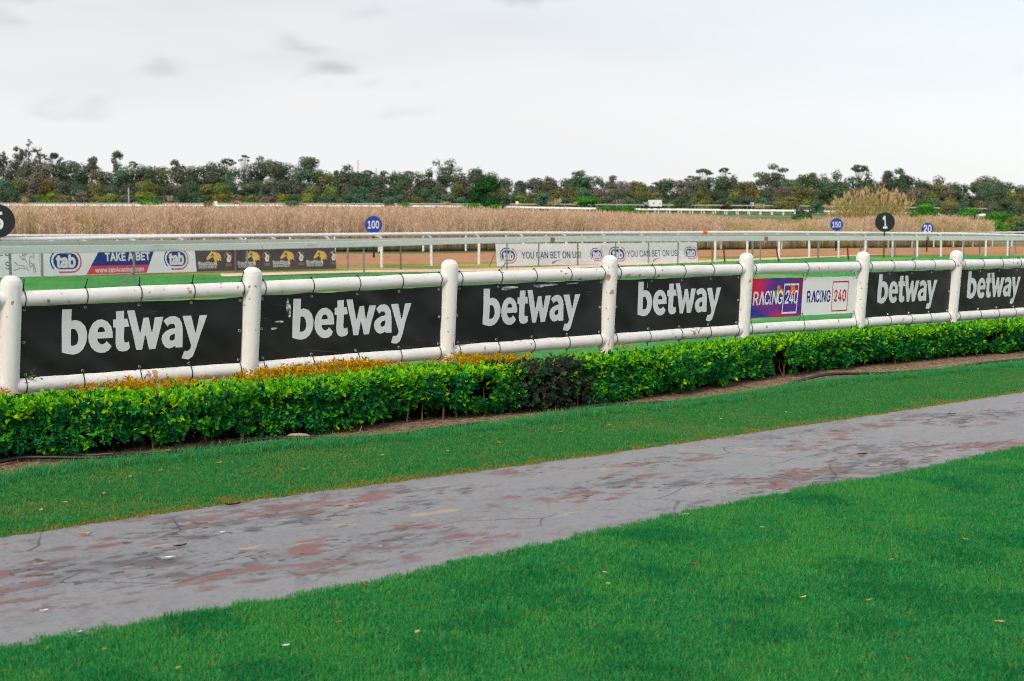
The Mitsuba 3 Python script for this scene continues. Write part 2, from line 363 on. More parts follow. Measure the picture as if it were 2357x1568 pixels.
# ------------------------------------------------------------------ ground
gx = np.concatenate([[-2500, -1200, -600], np.arange(-240, 241, 6.0), [600, 1200, 2500]])
gx = np.unique(np.concatenate([gx, np.arange(-30, 31, 1.0)]))
gy = np.concatenate([[-400, -60], np.arange(-12, 60, 1.0), np.arange(60, 260, 5.0), [280, 320, 380, 460, 600, 900, 1500, 3500]])
X, Y = np.meshgrid(gx, gy)
Z = ground(X, Y) - 0.07
i = np.arange(len(gy) - 1)[:, None] * len(gx) + np.arange(len(gx) - 1)[None]
quad = np.stack([i, i + 1, i + 1 + len(gx), i + len(gx)], -1).reshape(-1, 4)
put('ground', (np.stack([X, Y, Z], -1).reshape(-1, 3), quad), 'm_base', smooth=True)
labels['ground'] = {'kind': 'structure'}

def line(pts, a=6.0, b=8.0):
    return extend(smooth_line(np.array([gnd(*q) for q in pts]), 40), a, b)

def fair(p):
    t = np.linspace(-1, 1, len(p))
    return np.stack([np.polyval(np.polyfit(t, p[:, k], 5), t) * 0.7 + p[:, k] * 0.3 for k in range(3)], 1)

soil_edge = line([(0, 1103), (110, 1084), (340, 1060), (600, 1030), (920, 1009), (1180, 975), (1300, 957), (1560, 934), (1700, 914), (1850, 890), (2100, 864), (2357, 838)])
path_top = fair(line([(0, 1237.7), (226, 1204), (489, 1168), (785, 1128.5), (1056, 1088), (1325, 1054), (1572, 1021.5), (1729, 998), (1909, 971), (2357, 902.7)]))
path_low = fair(line([(0, 1506.6), (263, 1459.6), (564, 1403), (786, 1355), (1056, 1301.6), (1325, 1250), (1572, 1189.5), (1797, 1139.6), (2066, 1094.6), (2357, 1034)]))
hedge_front = line([(0, 1067), (300, 1043), (600, 1012), (800, 994), (960, 973), (1228, 951), (1407, 929), (1587, 904), (1726, 880), (1967, 848), (2357, 812)])
PATH_MID[0] = float(np.mean(-path_top[5:35, 0] * PU[1] + path_top[5:35, 1] * PU[0]) * 0.5 + np.mean(-path_low[5:35, 0] * PU[1] + path_low[5:35, 1] * PU[0]) * 0.5)

fence_far = np.array([FENCE_O - FENCE_D * 9, FENCE_O + FENCE_D * 18])
front_poly = poly_sheet(list(path_low) + [(14, -6, 0), (-14, -6, 0), (-14, 0, 0)], 0.35, 0.0, 'front_lawn', 'm_turf')
path_poly = poly_sheet(list(path_top) + list(path_low[::-1]), 0.18, 0.005, 'path', 'm_path')
verge_poly = poly_sheet(list(soil_edge) + list(path_top[::-1]), 0.25, 0.004, 'verge_lawn', 'm_turf')
soil_poly = poly_sheet(list(soil_edge) + [(q[0], q[1], 0) for q in (fence_far - FENCE_N * 0.25)[::-1]], 0.2, -0.008, 'soil_bed', 'm_soil')

def strip(top, low, name, m, off, a=40, b=40, step=1.5):
    return poly_sheet(list(line(top, a, b)) + list(line(low, a, b)[::-1]), step, off, name, m)

R1Y = lambda d: 1 / np.interp(d, [-200, 0, 879, 993, 1648, 1930, 2271, 2600], [1 / 38.0, 1 / 39.5, 1 / 49.0, 1 / 51.0, 1 / 62.0, 1 / 66.5, 1 / 73.0, 1 / 80.0])
R2Y = lambda d: 1 / np.interp(d, [-200, 0, 872, 1660, 2330, 2600], [1 / 52.5, 1 / 54.6, 1 / 65.0, 1 / 78.0, 1 / 97.0, 1 / 106.0])
G1Y = lambda d: 1 / np.interp(d, [-200, 0, 307, 837, 1400, 1884, 2219, 2600], [1 / 32.5, 1 / 34.6, 1 / 37.7, 1 / 44.0, 1 / 52.0, 1 / 60.0, 1 / 65.0, 1 / 72.0])
G2Y = lambda d: 1 / np.interp(d, [-200, 95, 541, 922, 1330, 1751, 2061, 2338, 2600], [1 / 36.0, 1 / 38.8, 1 / 44.0, 1 / 47.8, 1 / 52.5, 1 / 61.0, 1 / 70.0, 1 / 80.0, 1 / 90.0])

def flat(d, Yf):
    p = at(d, 600, Yf); return np.array([p[0], p[1], float(ground(p[0], p[1]))])
ds = np.linspace(-200, 2600, 40)
sand_top = [(700, 627), (786, 625), (1146, 619), (1500, 605), (1830, 593), (1950, 589)]
sand_low = [(700, 632.5), (786, 630), (1146, 625.2), (1500, 610), (1830, 596.5), (1950, 591)]
# the infield: lawn from the fence to the sand strip, rough grass beyond it, the dirt track between the running rails
lawn_far = np.array([gnd(*q) for q in [(-200, 640), (300, 636), (700, 631), (786, 628.5), (1146, 622.5), (1500, 608), (1830, 595), (1950, 590), (2357, 588), (2600, 586)]])
poly_sheet(list(extend(lawn_far, 30, 30)) + [(26, 27, 0)] + [(q[0], q[1], 0) for q in (fence_far - FENCE_N * 0.25)[::-1]] + [(-30, 6, 0)], 0.8, 0.004, 'back_lawn', 'm_back_lawn')
r2line = np.array([flat(d, R2Y(d) - 1.0) for d in ds])
trk_low = np.array([gnd(*q) for q in [(-200, 640), (300, 625), (700, 612), (974, 608), (1102, 604.5), (1650, 590.5), (1930, 588), (2200, 586), (2357, 584), (2600, 582)]])
trk_top = np.array([gnd(*q) for q in [(-200, 596), (300, 590), (700, 585), (974, 583), (1660, 575), (1930, 571), (2200, 569), (2357, 566), (2600, 563)]])
poly_sheet(list(extend(trk_low, 20, 20)) + list(extend(lawn_far, 20, 20)[::-1]), 1.2, -0.02, 'rough_grass', 'm_rough_grass')
poly_sheet(list(extend(trk_top, 20, 20)) + list(extend(trk_low, 20, 20)[::-1]), 1.5, -0.01, 'dirt_track', 'm_dirt')
strip(sand_top, sand_low, 'sand_path', 'm_sand', 0.02, 3, 6, 0.5)
far_lawn = np.array([flat(d, 286.0) for d in np.linspace(-400, 2800, 12)])
far_lawn2 = np.array([flat(d, 306.0) for d in np.linspace(-400, 2800, 12)])
poly_sheet(list(far_lawn) + list(far_lawn2[::-1]), 5.0, 0.02, 'far_course', 'm_back_lawn')

# ------------------------------------------------------------------ the white fence
TOP = np.array([[-3.453, 9.831, 0.974], [-1.992, 10.936, 0.981], [-0.529, 12.041, 0.994], [0.897, 13.147, 0.987], [2.333, 14.252, 0.969], [3.764, 15.358, 0.944], [5.109, 16.463, 0.918]])
BOT = np.array([[-3.487, 9.831, 0.367], [-2.024, 10.936, 0.361], [-0.553, 12.041, 0.375], [0.874, 13.147, 0.373], [2.309, 14.252, 0.366], [3.733, 15.358, 0.338], [5.076, 16.463, 0.316]])
TOP = np.vstack([2 * TOP[0] - TOP[1], TOP, 2 * TOP[6] - TOP[5] + [0.02, 0, 0.0]]); BOT = np.vstack([2 * BOT[0] - BOT[1], BOT, 2 * BOT[6] - BOT[5] + [0.02, 0, 0.0]])
fence = thing('rail_fence', 'white painted timber post and rail fence running behind the clipped hedge', 'fence')
for k in range(9):
    ax = unit(TOP[k] - BOT[k]); L = 0.0
    g = float(ground(TOP[k, 0], TOP[k, 1]))
    base = BOT[k] - ax * ((BOT[k, 2] - g + 0.12) / ax[2])
    hs = np.array([0, 0.12, 0.4, 0.7, 1.0]); full = np.linalg.norm(TOP[k] - base) + 0.098
    pts = [base + ax * full * h for h in hs]; rr = [0.066, 0.066, 0.068, 0.071, 0.0735]
    for a in (0.0, 0.3, 0.62, 0.85, 0.97, 1.0):                      # low dome with a small lip
        pts.append(base + ax * (full + 0.004 + 0.062 * math.sin(a * math.pi / 2))); rr.append(0.0735 * max(math.cos(a * math.pi / 2), 0.02) ** 0.8)
    put('post', tube(pts, rr, 18), 'm_white_paint', fence, smooth=28)
for k in range(8):
    for A in (TOP, BOT):
        a, b = A[k], A[k + 1]; t = unit(b - a); n = 14
        pts = [a + (b - a) * u for u in np.linspace(0, 1, n)]
        pts = np.array(pts) + R.normal(0, 0.0012, (n, 3))
        rr = 0.0545 + R.normal(0, 0.0006, n)
        put('rail', tube(pts, rr, 18, caps=False), 'm_white_paint', fence, smooth=60)

# ------------------------------------------------------------------ banners on the fence
LET = {"b":[[[0.3592,0.5232],[0.4277,0.5209],[0.4273,0.4372],[0.4563,0.4431],[0.4965,0.4294],[0.5264,0.3966],[0.5424,0.3553],[0.5458,0.3146],[0.5375,0.2696],[0.5164,0.2304],[0.4834,0.2048],[0.4442,0.1962],[0.4044,0.2034],[0.3629,0.2162]],[[0.4281,0.3769],[0.442,0.3811],[0.4622,0.3724],[0.4763,0.3465],[0.4826,0.3184],[0.4808,0.2933],[0.4721,0.2711],[0.4584,0.2619],[0.4415,0.2589],[0.4279,0.2613]]],"e":[[[0.7319,0.301],[0.7288,0.3445],[0.7165,0.3861],[0.6888,0.4207],[0.6505,0.4395],[0.616,0.4372],[0.5827,0.4137],[0.5615,0.3744],[0.5534,0.3243],[0.5588,0.2784],[0.5789,0.2366],[0.6118,0.2065],[0.644,0.1957],[0.6786,0.1971],[0.7068,0.2131],[0.7248,0.2411],[0.6864,0.2807],[0.6767,0.266],[0.6585,0.258],[0.641,0.2621],[0.626,0.2768],[0.6163,0.3018]],[[0.6171,0.3484],[0.6218,0.371],[0.6356,0.3844],[0.6482,0.3858],[0.6619,0.3764],[0.6713,0.3606],[0.673,0.3478]]],"t":[[[0.7512,0.4923],[0.8137,0.4933],[0.8134,0.4345],[0.838,0.4357],[0.8543,0.3774],[0.815,0.3755],[0.8143,0.2883],[0.82,0.2664],[0.8361,0.2624],[0.8516,0.2696],[0.8627,0.2211],[0.8418,0.2018],[0.8068,0.1974],[0.7771,0.206],[0.7585,0.2303],[0.753,0.2613],[0.7519,0.3749],[0.7315,0.376],[0.7289,0.4323],[0.7533,0.4341]]],"w":[[[0.8354,0.4938],[0.8931,0.4945],[0.9382,0.317],[0.9611,0.4355],[1.0016,0.436],[1.0298,0.3127],[1.0496,0.4361],[1.1153,0.4358],[1.0592,0.2018],[1.0094,0.2014],[0.9786,0.3188],[0.9556,0.2012],[0.9116,0.202]]],"a":[[[1.2723,0.2014],[1.2698,0.3345],[1.2631,0.3821],[1.2397,0.42],[1.2052,0.4374],[1.1656,0.4369],[1.133,0.4203],[1.1188,0.4029],[1.1499,0.3621],[1.1625,0.3771],[1.1805,0.3823],[1.199,0.3777],[1.2089,0.3641],[1.2097,0.3483],[1.1703,0.3427],[1.1346,0.3265],[1.1116,0.3017],[1.1053,0.2709],[1.1147,0.239],[1.1374,0.2089],[1.1653,0.1982],[1.1955,0.2036],[1.2144,0.2171],[1.217,0.2023]],[[1.2087,0.3065],[1.1846,0.3001],[1.17,0.2879],[1.1665,0.2724],[1.1745,0.2588],[1.1899,0.2553],[1.2048,0.2622],[1.2091,0.2751]]],"y":[[[1.2641,0.4356],[1.3344,0.4348],[1.3743,0.2959],[1.3997,0.4352],[1.4622,0.4348],[1.3703,0.1618],[1.3559,0.1256],[1.3243,0.1064],[1.286,0.1127],[1.2695,0.1194],[1.2883,0.1736],[1.3047,0.1706],[1.324,0.174],[1.3361,0.1918],[1.3406,0.21]]]}
WORD = {k: sg.Polygon(r[0], r[1:]).buffer(0.004).buffer(-0.004) for k, r in LET.items()}

def tri2d(shape, size=None):
    vs, fs, n = [], [], 0
    for g in (getattr(shape, 'geoms', None) or [shape]):
        if g.is_empty or g.geom_type != 'Polygon' or g.area < 1e-9: continue
        v, f = trimesh.creation.triangulate_polygon(g, engine='earcut')
        v3 = np.column_stack([v, np.zeros(len(v))])
        if size:
            v3, f = trimesh.remesh.subdivide_to_size(v3, f, size)
        vs.append(v3[:, :2]); fs.append(f + n); n += len(v3)
    return np.vstack(vs), np.vstack(fs)

def glyphs(text, h, bold=True, width=None, slant=0.0):
    """Flat lettering as a 2-D shape with its lower left corner at the origin."""
    m = meshkit.text_mesh(text, h, 0.01, bold)
    up = m.face_normals[:, 2] > 0.5
    v = m.vertices[:, :2]
    s = shapely.union_all([sg.Polygon(v[f]) for f in m.faces[up]]).buffer(0)
    x0, y0, x1, y1 = s.bounds
    s = sa.translate(s, -x0, 0)
    if width: s = sa.scale(s, width / (x1 - x0), 1, origin=(0, 0))
    if slant: s = sa.skew(s, xs=slant, origin=(0, 0))
    return s

class Plane:
    def __init__(self, O, U, V, wave=None):
        self.O, self.U, self.V = np.asarray(O, float), np.asarray(U, float), np.asarray(V, float)
        self.N = unit(np.cross(self.U, self.V)); self.wave = wave
    def to(self, uv, off=0.0):
        uv = np.asarray(uv, float)
        w = self.wave(uv[:, 0], uv[:, 1]) if self.wave else 0.0
        return self.O + uv[:, :1] * self.U + uv[:, 1:2] * self.V + (off + np.asarray(w)).reshape(-1, 1) * self.N if self.wave else self.O + uv[:, :1] * self.U + uv[:, 1:2] * self.V + off * self.N

def print_on(pl, shape, off, name, m, parent, size=None):
    v, f = tri2d(shape, size)
    return put(name, (pl.to(v, off), f), m, parent)

def loop_tie(rail, bot, t, eye, N, r=0.0565, tail=0.0, tdir=None):
    """A cable tie: a loop round the rail that takes in the eyelet, and its head and tail."""
    c = rail; up = unit(np.cross(N, t)) if np.dot(np.cross(N, t), [0, 0, 1]) > 0 else -unit(np.cross(N, t))
    pts2 = []
    e = np.array([np.dot(eye - c, N), np.dot(eye - c, up)])
    circ = [(r * math.cos(a), r * math.sin(a)) for a in np.linspace(0, 2 * np.pi, 28, endpoint=False)]
    hull = sg.MultiPoint(circ + [tuple(e * 1.02)]).convex_hull
    xy = np.array(hull.exterior.coords)
    P = c + xy[:, :1] * N + xy[:, 1:2] * up
    # flat strap
    m = len(P) - 1
    out = unit(P[:m] - c); w = 0.0032
    A, B, C, D = P[:m] - t * w, P[:m] + t * w, P[:m] + t * w + out * 0.0022, P[:m] - t * w + out * 0.0022
    v = np.stack([A, B, C, D], 1).reshape(-1, 3); f = []
    for i in range(m):
        j = (i + 1) % m
        for a, b in ((0, 1), (1, 2), (2, 3), (3, 0)):
            f.append([4 * i + a, 4 * i + b, 4 * j + b, 4 * j + a])
    mb = MB().add(v, f)
    s = -1.0 if bot else 1.0
    head = c + up * s * (r + 0.006) + N * 0.004
    hv, hf = box_between(head - t * 0.007, head + t * 0.007, 0.009, 0.009, up=up)
    mb.add(hv, hf)
    if tail:
        dirv = unit(up * s + t * (0.25 if tdir is None else tdir) + N * 0.15)
        hv, hf = box_between(head, head + dirv * tail, 0.007, 0.0022, up=N)
        mb.add(hv, hf)
    return mb.mesh()

def eyelet(pl, u, v, r=0.0115):
    a = np.arange(14) * 2 * np.pi / 14
    rings = [(r, 0.001), (r * 0.85, 0.005), (r * 0.6, 0.005), (r * 0.45, 0.001)]
    vs = np.vstack([pl.to(np.stack([u + q * np.cos(a), v + q * np.sin(a)], 1), o) for q, o in rings])
    f = [[k * 14 + i, k * 14 + (i + 1) % 14, (k + 1) * 14 + (i + 1) % 14, (k + 1) * 14 + i] for k in range(3) for i in range(14)]
    return vs, np.array(f)

def banner_plane(k, inset_l=0.07, inset_r=0.078, top_gap=0.058, low_gap=-0.048, seed=0, amp=0.012):
    a, b, c, d = BOT[k], BOT[k + 1], TOP[k + 1], TOP[k]
    U = unit(b - a); Wd = np.linalg.norm(b - a); V = unit((d - a) + (c - b)); H = np.linalg.norm((d - a) + (c - b)) / 2
    U = unit(U); N = unit(np.cross(U, V))
    def wave(u, v):
        q = np.stack([np.asarray(u) * 2.3, np.asarray(v) * 3.1, np.asarray(u) * 0 + seed * 7.7], -1)
        dg = np.stack([(np.asarray(u) * 0.8 + np.asarray(v)) * 7.0, (np.asarray(u) - np.asarray(v)) * 1.6, np.asarray(u) * 0 + seed * 3.1], -1)
        return amp * (meshkit.fbm(q, 2, seed) * 2 - 1) + amp * 0.55 * (meshkit.noise(dg, seed + 2) * 2 - 1)
    return Plane(a + N * 0.006, U, V, wave), Wd, H, (inset_l, -low_gap, Wd - inset_r, H - top_gap)

def sheet(pl, box, m, parent, name='sheet', seed=0, nx=60, ny=22, ragged=0.003):
    u0, v0, u1, v1 = box
    uu, vv = np.meshgrid(np.linspace(u0, u1, nx), np.linspace(v0, v1, ny))
    q = np.stack([uu[0] * 9, uu[0] * 0 + seed, uu[0] * 0], -1)
    vv = vv.copy(); vv[0] += ragged * (meshkit.noise(q, 3) * 2 - 1); vv[-1] += ragged * 1.2 * (meshkit.noise(q + 40, 5) * 2 - 1) - 0.004 * np.abs(np.sin((uu[0] - u0) / (u1 - u0) * np.pi * 4))
    P = pl.to(np.stack([uu.ravel(), vv.ravel()], 1))
    Q = pl.to(np.stack([uu.ravel(), vv.ravel()], 1), -0.0015)
    i = (np.arange(ny - 1)[:, None] * nx + np.arange(nx - 1)[None]).ravel()
    f = np.stack([i, i + 1, i + 1 + nx, i + nx], 1); n = len(P)
    fb = f[:, ::-1] + n
    rim = np.concatenate([np.arange(nx), np.arange(1, ny) * nx + nx - 1, (ny - 1) * nx + np.arange(nx - 2, -1, -1), np.arange(ny - 2, 0, -1) * nx])
    r2 = np.roll(rim, -1)
    fs = np.stack([rim, rim + n, r2 + n, r2], 1)
    return put(name, (np.vstack([P, Q]), np.vstack([f, fb, fs])), m, parent, smooth=35)

def hang(b, pl, k, box, us_top, us_low, side=True, long_tails=False):
    u0, v0, u1, v1 = box
    t = pl.U; N = pl.N
    for us, A, bot in ((us_top, TOP, False), (us_low, BOT, True)):
        for q in us:
            u = u0 + (u1 - u0) * q + random.uniform(-0.012, 0.012); v = v1 - 0.024 if not bot else v0 + 0.028
            put('eyelet', eyelet(pl, u, v), 'm_steel', b, smooth=40)
            e = pl.to(np.array([[u, v]]), 0.004)[0]
            s = np.clip(np.dot(e - A[k], A[k + 1] - A[k]) / np.dot(A[k + 1] - A[k], A[k + 1] - A[k]) + random.uniform(-0.003, 0.008), 0.01, 0.99)
            c = A[k] + (A[k + 1] - A[k]) * s
            put('cable_tie', loop_tie(c, bot, t, e - t * np.dot(e - c, t), N, tail=(random.uniform(0.06, 0.085) if long_tails else random.choice([0.0, 0.0, 0.02])) if not bot else random.choice([0.0, 0.03, 0.06]),
                                      tdir=random.uniform(0.0, 0.5)), 'm_tie', b)
    if side:
        for u in (u0 + 0.022, u1 - 0.022):
            put('eyelet', eyelet(pl, u, (v0 + v1) / 2), 'm_steel', b, smooth=40)

def smear(b, pl, pts, w, off=0.0022):
    """White scuffs: torn print shown as thin uneven patches."""
    for (u, v, du, dv) in pts:
        n = 12; a = np.linspace(0, 2 * np.pi, n, endpoint=False)
        rr = 1 + 0.45 * (R.random(n) - 0.5)
        g = sg.Polygon(np.stack([u + du * rr * np.cos(a), v + dv * rr * np.sin(a)], 1)).buffer(0)
        print_on(pl, g, off, 'scuff', w, b, 0.05)

names = {1: 'black banner in the nearest full bay, with light lettering and long cable tie tails above',
         2: 'black banner with a white scuff left of its light lettering, second bay from the left',
         3: 'black banner with a torn white upper edge above its light lettering',
         4: 'black banner with light lettering just left of the pink and blue printed banner',
         6: 'black banner with light lettering just right of the white half of the racing banner',
         7: 'black banner with light lettering in the farthest bay at the right edge'}
for k in (1, 2, 3, 4, 6, 7):
    pl, Wd, H, box = banner_plane(k, seed=k)
    b = thing('banner', names[k], 'banner', 'black banners tied to the white fence')
    sheet(pl, box, 'm_vinyl', b, seed=k)
    for ch in 'betway':
        shift = {6: -0.07, 7: -0.10}.get(k, 0.0)
        print_on(pl, sa.translate(WORD[ch], shift, 0), 0.003, 'letter', 'm_silver_print', b, 0.035)
    hang(b, pl, k, box, (0.016, 0.27, 0.515, 0.75, 0.985), (0.016, 0.27, 0.515, 0.75, 0.985), long_tails=(k == 1))
    if k == 2:
        smear(b, pl, [(0.315, 0.47, 0.016, 0.05), (0.335, 0.42, 0.010, 0.055), (0.25, 0.35, 0.035, 0.008), (0.20, 0.30, 0.028, 0.010)], 'm_scuff')
    if k == 3:
        smear(b, pl, [(0.64, 0.527, 0.085, 0.012), (0.60, 0.515, 0.05, 0.014), (1.06, 0.533, 0.13, 0.010), (0.98, 0.522, 0.06, 0.012), (1.36, 0.535, 0.07, 0.006)], 'm_scuff')
    if k == 4:
        smear(b, pl, [(0.475, 0.49, 0.004, 0.03)], 'm_scuff')

# the racing banner: a printed picture half and a white half
def art(p, n, uv):
    q = p - mi.Point3f(*[float(x) for x in ART_O])
    u = dr.dot(q, mi.Vector3f(*[float(x) for x in ART_U])); v = dr.dot(q, mi.Vector3f(*[float(x) for x in ART_V]))
    w = fbm(u * 5, v * 12, 2.0, 3)
    w2 = fbm(u * 2.5 + 3, v * 16, 7.0, 3)
    c = mix((0.80, 0.004, 0.06), (0.075, 0.025, 0.30), smoothstep(0.10, 0.40, u + 0.25 * (w - 0.5)))
    c = mix(c, (0.20, 0.012, 0.12), smoothstep(0.50, 0.72, u + 0.2 * (w2 - 0.5)))
    low = smoothstep(0.24, 0.12, v + 0.12 * (w2 - 0.5))
    c = mix(c, mix((0.010, 0.030, 0.36), (0.16, 0.025, 0.27), smoothstep(0.35, 0.65, w2)), low)
    edge = smoothstep(0.09, 0.02, v + 0.10 * (w - 0.5)) * smoothstep(0.2, 0.45, u)
    return mix(c, (0.62, 0.006, 0.10), edge * 0.9)
k = 5
pl, Wd, H, box = banner_plane(k, top_gap=0.096, low_gap=-0.108, seed=5, amp=0.004)
um = box[0] + (box[2] - box[0]) * 0.475
ART_O = pl.O + pl.U * box[0] + pl.V * box[1]; ART_U, ART_V = pl.U, pl.V
mat('m_art', two(pr(proc(art), 0.4)))
rb = thing('racing_banner', 'half white, half pink and blue printed banner with racing lettering and framed numbers', 'banner')
sheet(pl, (box[0], box[1], um, box[3]), 'm_art', rb, 'picture_sheet', 5, 16, 10)
sheet(pl, (um, box[1] + 0.004, box[2], box[3]), 'm_white_board', rb, 'white_sheet', 6, 16, 10)
labels[rb + '__picture_sheet'] = {'label': 'pink and blue printed left half'}
labels[rb + '__white_sheet'] = {'label': 'white right half'}
vh = box[3] - box[1]; wl = um - box[0]; wr = box[2] - um
def frame(u0, v0, u1, v1, w, slant=0.0):
    return sa.skew(sg.box(u0, v0, u1, v1).difference(sg.box(u0 + w, v0 + w * 1.6, u1 - w, v1 - w * 1.6)), xs=slant, origin=(u0, v0))
def word_at(text, u, v, h, w, bold=True, slant=0.0):
    return sa.translate(glyphs(text, h, bold, w, slant), u, v)
# left half: horses and riders, then the lettering
def blob(pts): return sg.Polygon(pts).buffer(0.006).buffer(-0.003)
B0, B1 = box[0], box[1]
P = lambda l: [(B0 + a * wl, B1 + b * vh) for a, b in l]
print_on(pl, blob(P([(0.34, 0.60), (0.40, 0.67), (0.50, 0.66), (0.60, 0.60), (0.64, 0.5), (0.55, 0.47), (0.42, 0.5)])), 0.0022, 'horse', 'm_ink', rb)
print_on(pl, blob(P([(0.44, 0.60), (0.50, 0.69), (0.56, 0.70), (0.58, 0.62), (0.50, 0.58)])), 0.003, 'sleeve', 'm_teal_print', rb)
print_on(pl, blob(P([(0.54, 0.70), (0.60, 0.72), (0.63, 0.62), (0.60, 0.58), (0.57, 0.61)])), 0.0034, 'vest', 'm_orange', rb)
print_on(pl, sg.Point(B0 + 0.53 * wl, B1 + 0.755 * vh).buffer(0.026), 0.0036, 'helmet', 'm_orange', rb)
print_on(pl, blob(P([(0.72, 0.62), (0.77, 0.70), (0.76, 0.79), (0.82, 0.80), (0.86, 0.70), (0.85, 0.60), (0.78, 0.58)])), 0.0024, 'rider', 'm_orange', rb)
lw = word_at('R', B0 + 0.055 * wl, B1 + 0.33 * vh, 0.132, 0.078, True, 4)
print_on(pl, lw, 0.0042, 'letter', 'm_white_print', rb)
print_on(pl, sa.translate(sg.Polygon([(0, 0), (0.035, 0.132), (0.058, 0.132), (0.086, 0), (0.062, 0), (0.044, 0.095), (0.022, 0)]), B0 + 0.165 * wl, B1 + 0.335 * vh), 0.0042, 'letter', 'm_white_print', rb)
for ch, u, w in (('C', 0.27, 0.075), ('I', 0.37, 0.022), ('N', 0.415, 0.078), ('G', 0.515, 0.078)):
    print_on(pl, word_at(ch, B0 + u * wl, B1 + 0.34 * vh, 0.132, w, True, 4), 0.0042, 'letter', 'm_white_print', rb)
for ch, u, w in (('2', 0.66, 0.058), ('4', 0.74, 0.062), ('0', 0.825, 0.062)):
    print_on(pl, word_at(ch, B0 + u * wl, B1 + 0.34 * vh, 0.132, w, True, 4), 0.0042, 'digit', 'm_white_print', rb)
print_on(pl, frame(B0 + 0.615 * wl, B1 + 0.075 * vh, B0 + 0.90 * wl, B1 + 0.85 * vh, 0.012, 3), 0.0036, 'frame', 'm_white_print', rb)
print_on(pl, word_at('R', um + 0.085 * wr, B1 + 0.345 * vh, 0.118, 0.058), 0.0032, 'letter', 'm_deep_blue', rb)
print_on(pl, sa.translate(sg.Polygon([(0, 0), (0.030, 0.118), (0.048, 0.118), (0.070, 0), (0.050, 0), (0.037, 0.085), (0.019, 0)]), um + 0.165 * wr, B1 + 0.345 * vh), 0.0032, 'letter', 'm_deep_blue', rb)
for ch, u, w in (('C', 0.245, 0.060), ('I', 0.328, 0.016), ('N', 0.36, 0.060), ('G', 0.44, 0.064)):
    print_on(pl, word_at(ch, um + u * wr, B1 + 0.345 * vh, 0.118, w), 0.0032, 'letter', 'm_deep_blue', rb)
for ch, u, w in (('2', 0.585, 0.050), ('4', 0.66, 0.056), ('0', 0.74, 0.060)):
    print_on(pl, word_at(ch, um + u * wr, B1 + 0.345 * vh, 0.118, w), 0.0032, 'digit', 'm_crimson', rb)
print_on(pl, frame(um + 0.545 * wr, B1 + 0.075 * vh, um + 0.845 * wr, B1 + 0.875 * vh, 0.008), 0.0026, 'frame', 'm_crimson', rb)
hang(rb, pl, k, box, (0.012, 0.48, 0.985), (0.012, 0.48, 0.985), side=False)
# what shows of the banner left of the nearest post
pl, Wd, H, box = banner_plane(0, top_gap=0.096, low_gap=-0.108, seed=9, amp=0.004)
ART_O0 = pl.O + pl.U * box[0] + pl.V * box[1]
pb = thing('printed_banner', 'pink and violet banner edge left of the nearest fence post at the frame edge', 'banner')
mat('m_art_edge', two(pr(proc(lambda p, n, uv: mix((0.28, 0.03, 0.22), (0.72, 0.10, 0.28), fbm(p.x * 4, p.y * 4, p.z * 7, 2))), 0.4)))
sheet(pl, box, 'm_art_edge', pb, 'sheet', 9, 16, 10)
hang(pb, pl, 0, box, (0.012, 0.5, 0.985), (0.012, 0.5, 0.985), side=False)

# ------------------------------------------------------------------ hedge
hf = smooth_line(hedge_front, 200)
seg = np.concatenate([[0], np.cumsum(np.linalg.norm(np.diff(hf[:, :2], axis=0), axis=1))])
def hpos(s):
    x = np.interp(s, seg, hf[:, 0]); y = np.interp(s, seg, hf[:, 1])
    return np.stack([x, y, ground(x, y)], -1)
ds_h = project(hf)[0]
def s_at(d):
    ok = project(hf)[2] > 1
    return float(np.interp(d, ds_h[ok], seg[ok]))
S0, S1, SA, SB = s_at(0) - 1.3, s_at(2357) + 1.6, s_at(1208), s_at(1352)
BACK = np.array([-FENCE_N[0], -FENCE_N[1], 0.0]); ALONG = np.array([FENCE_D[0], FENCE_D[1], 0.0])

def hedge_height(s):
    q = np.stack([s * 1.1, s * 0 + 2.2, s * 0], -1)
    return np.interp(s, [S0, s_at(300), s_at(1100), s_at(1700), S1], [0.360, 0.360, 0.360, 0.345, 0.315]) + 0.03 * (meshkit.fbm(q, 3, 5) * 2 - 1)

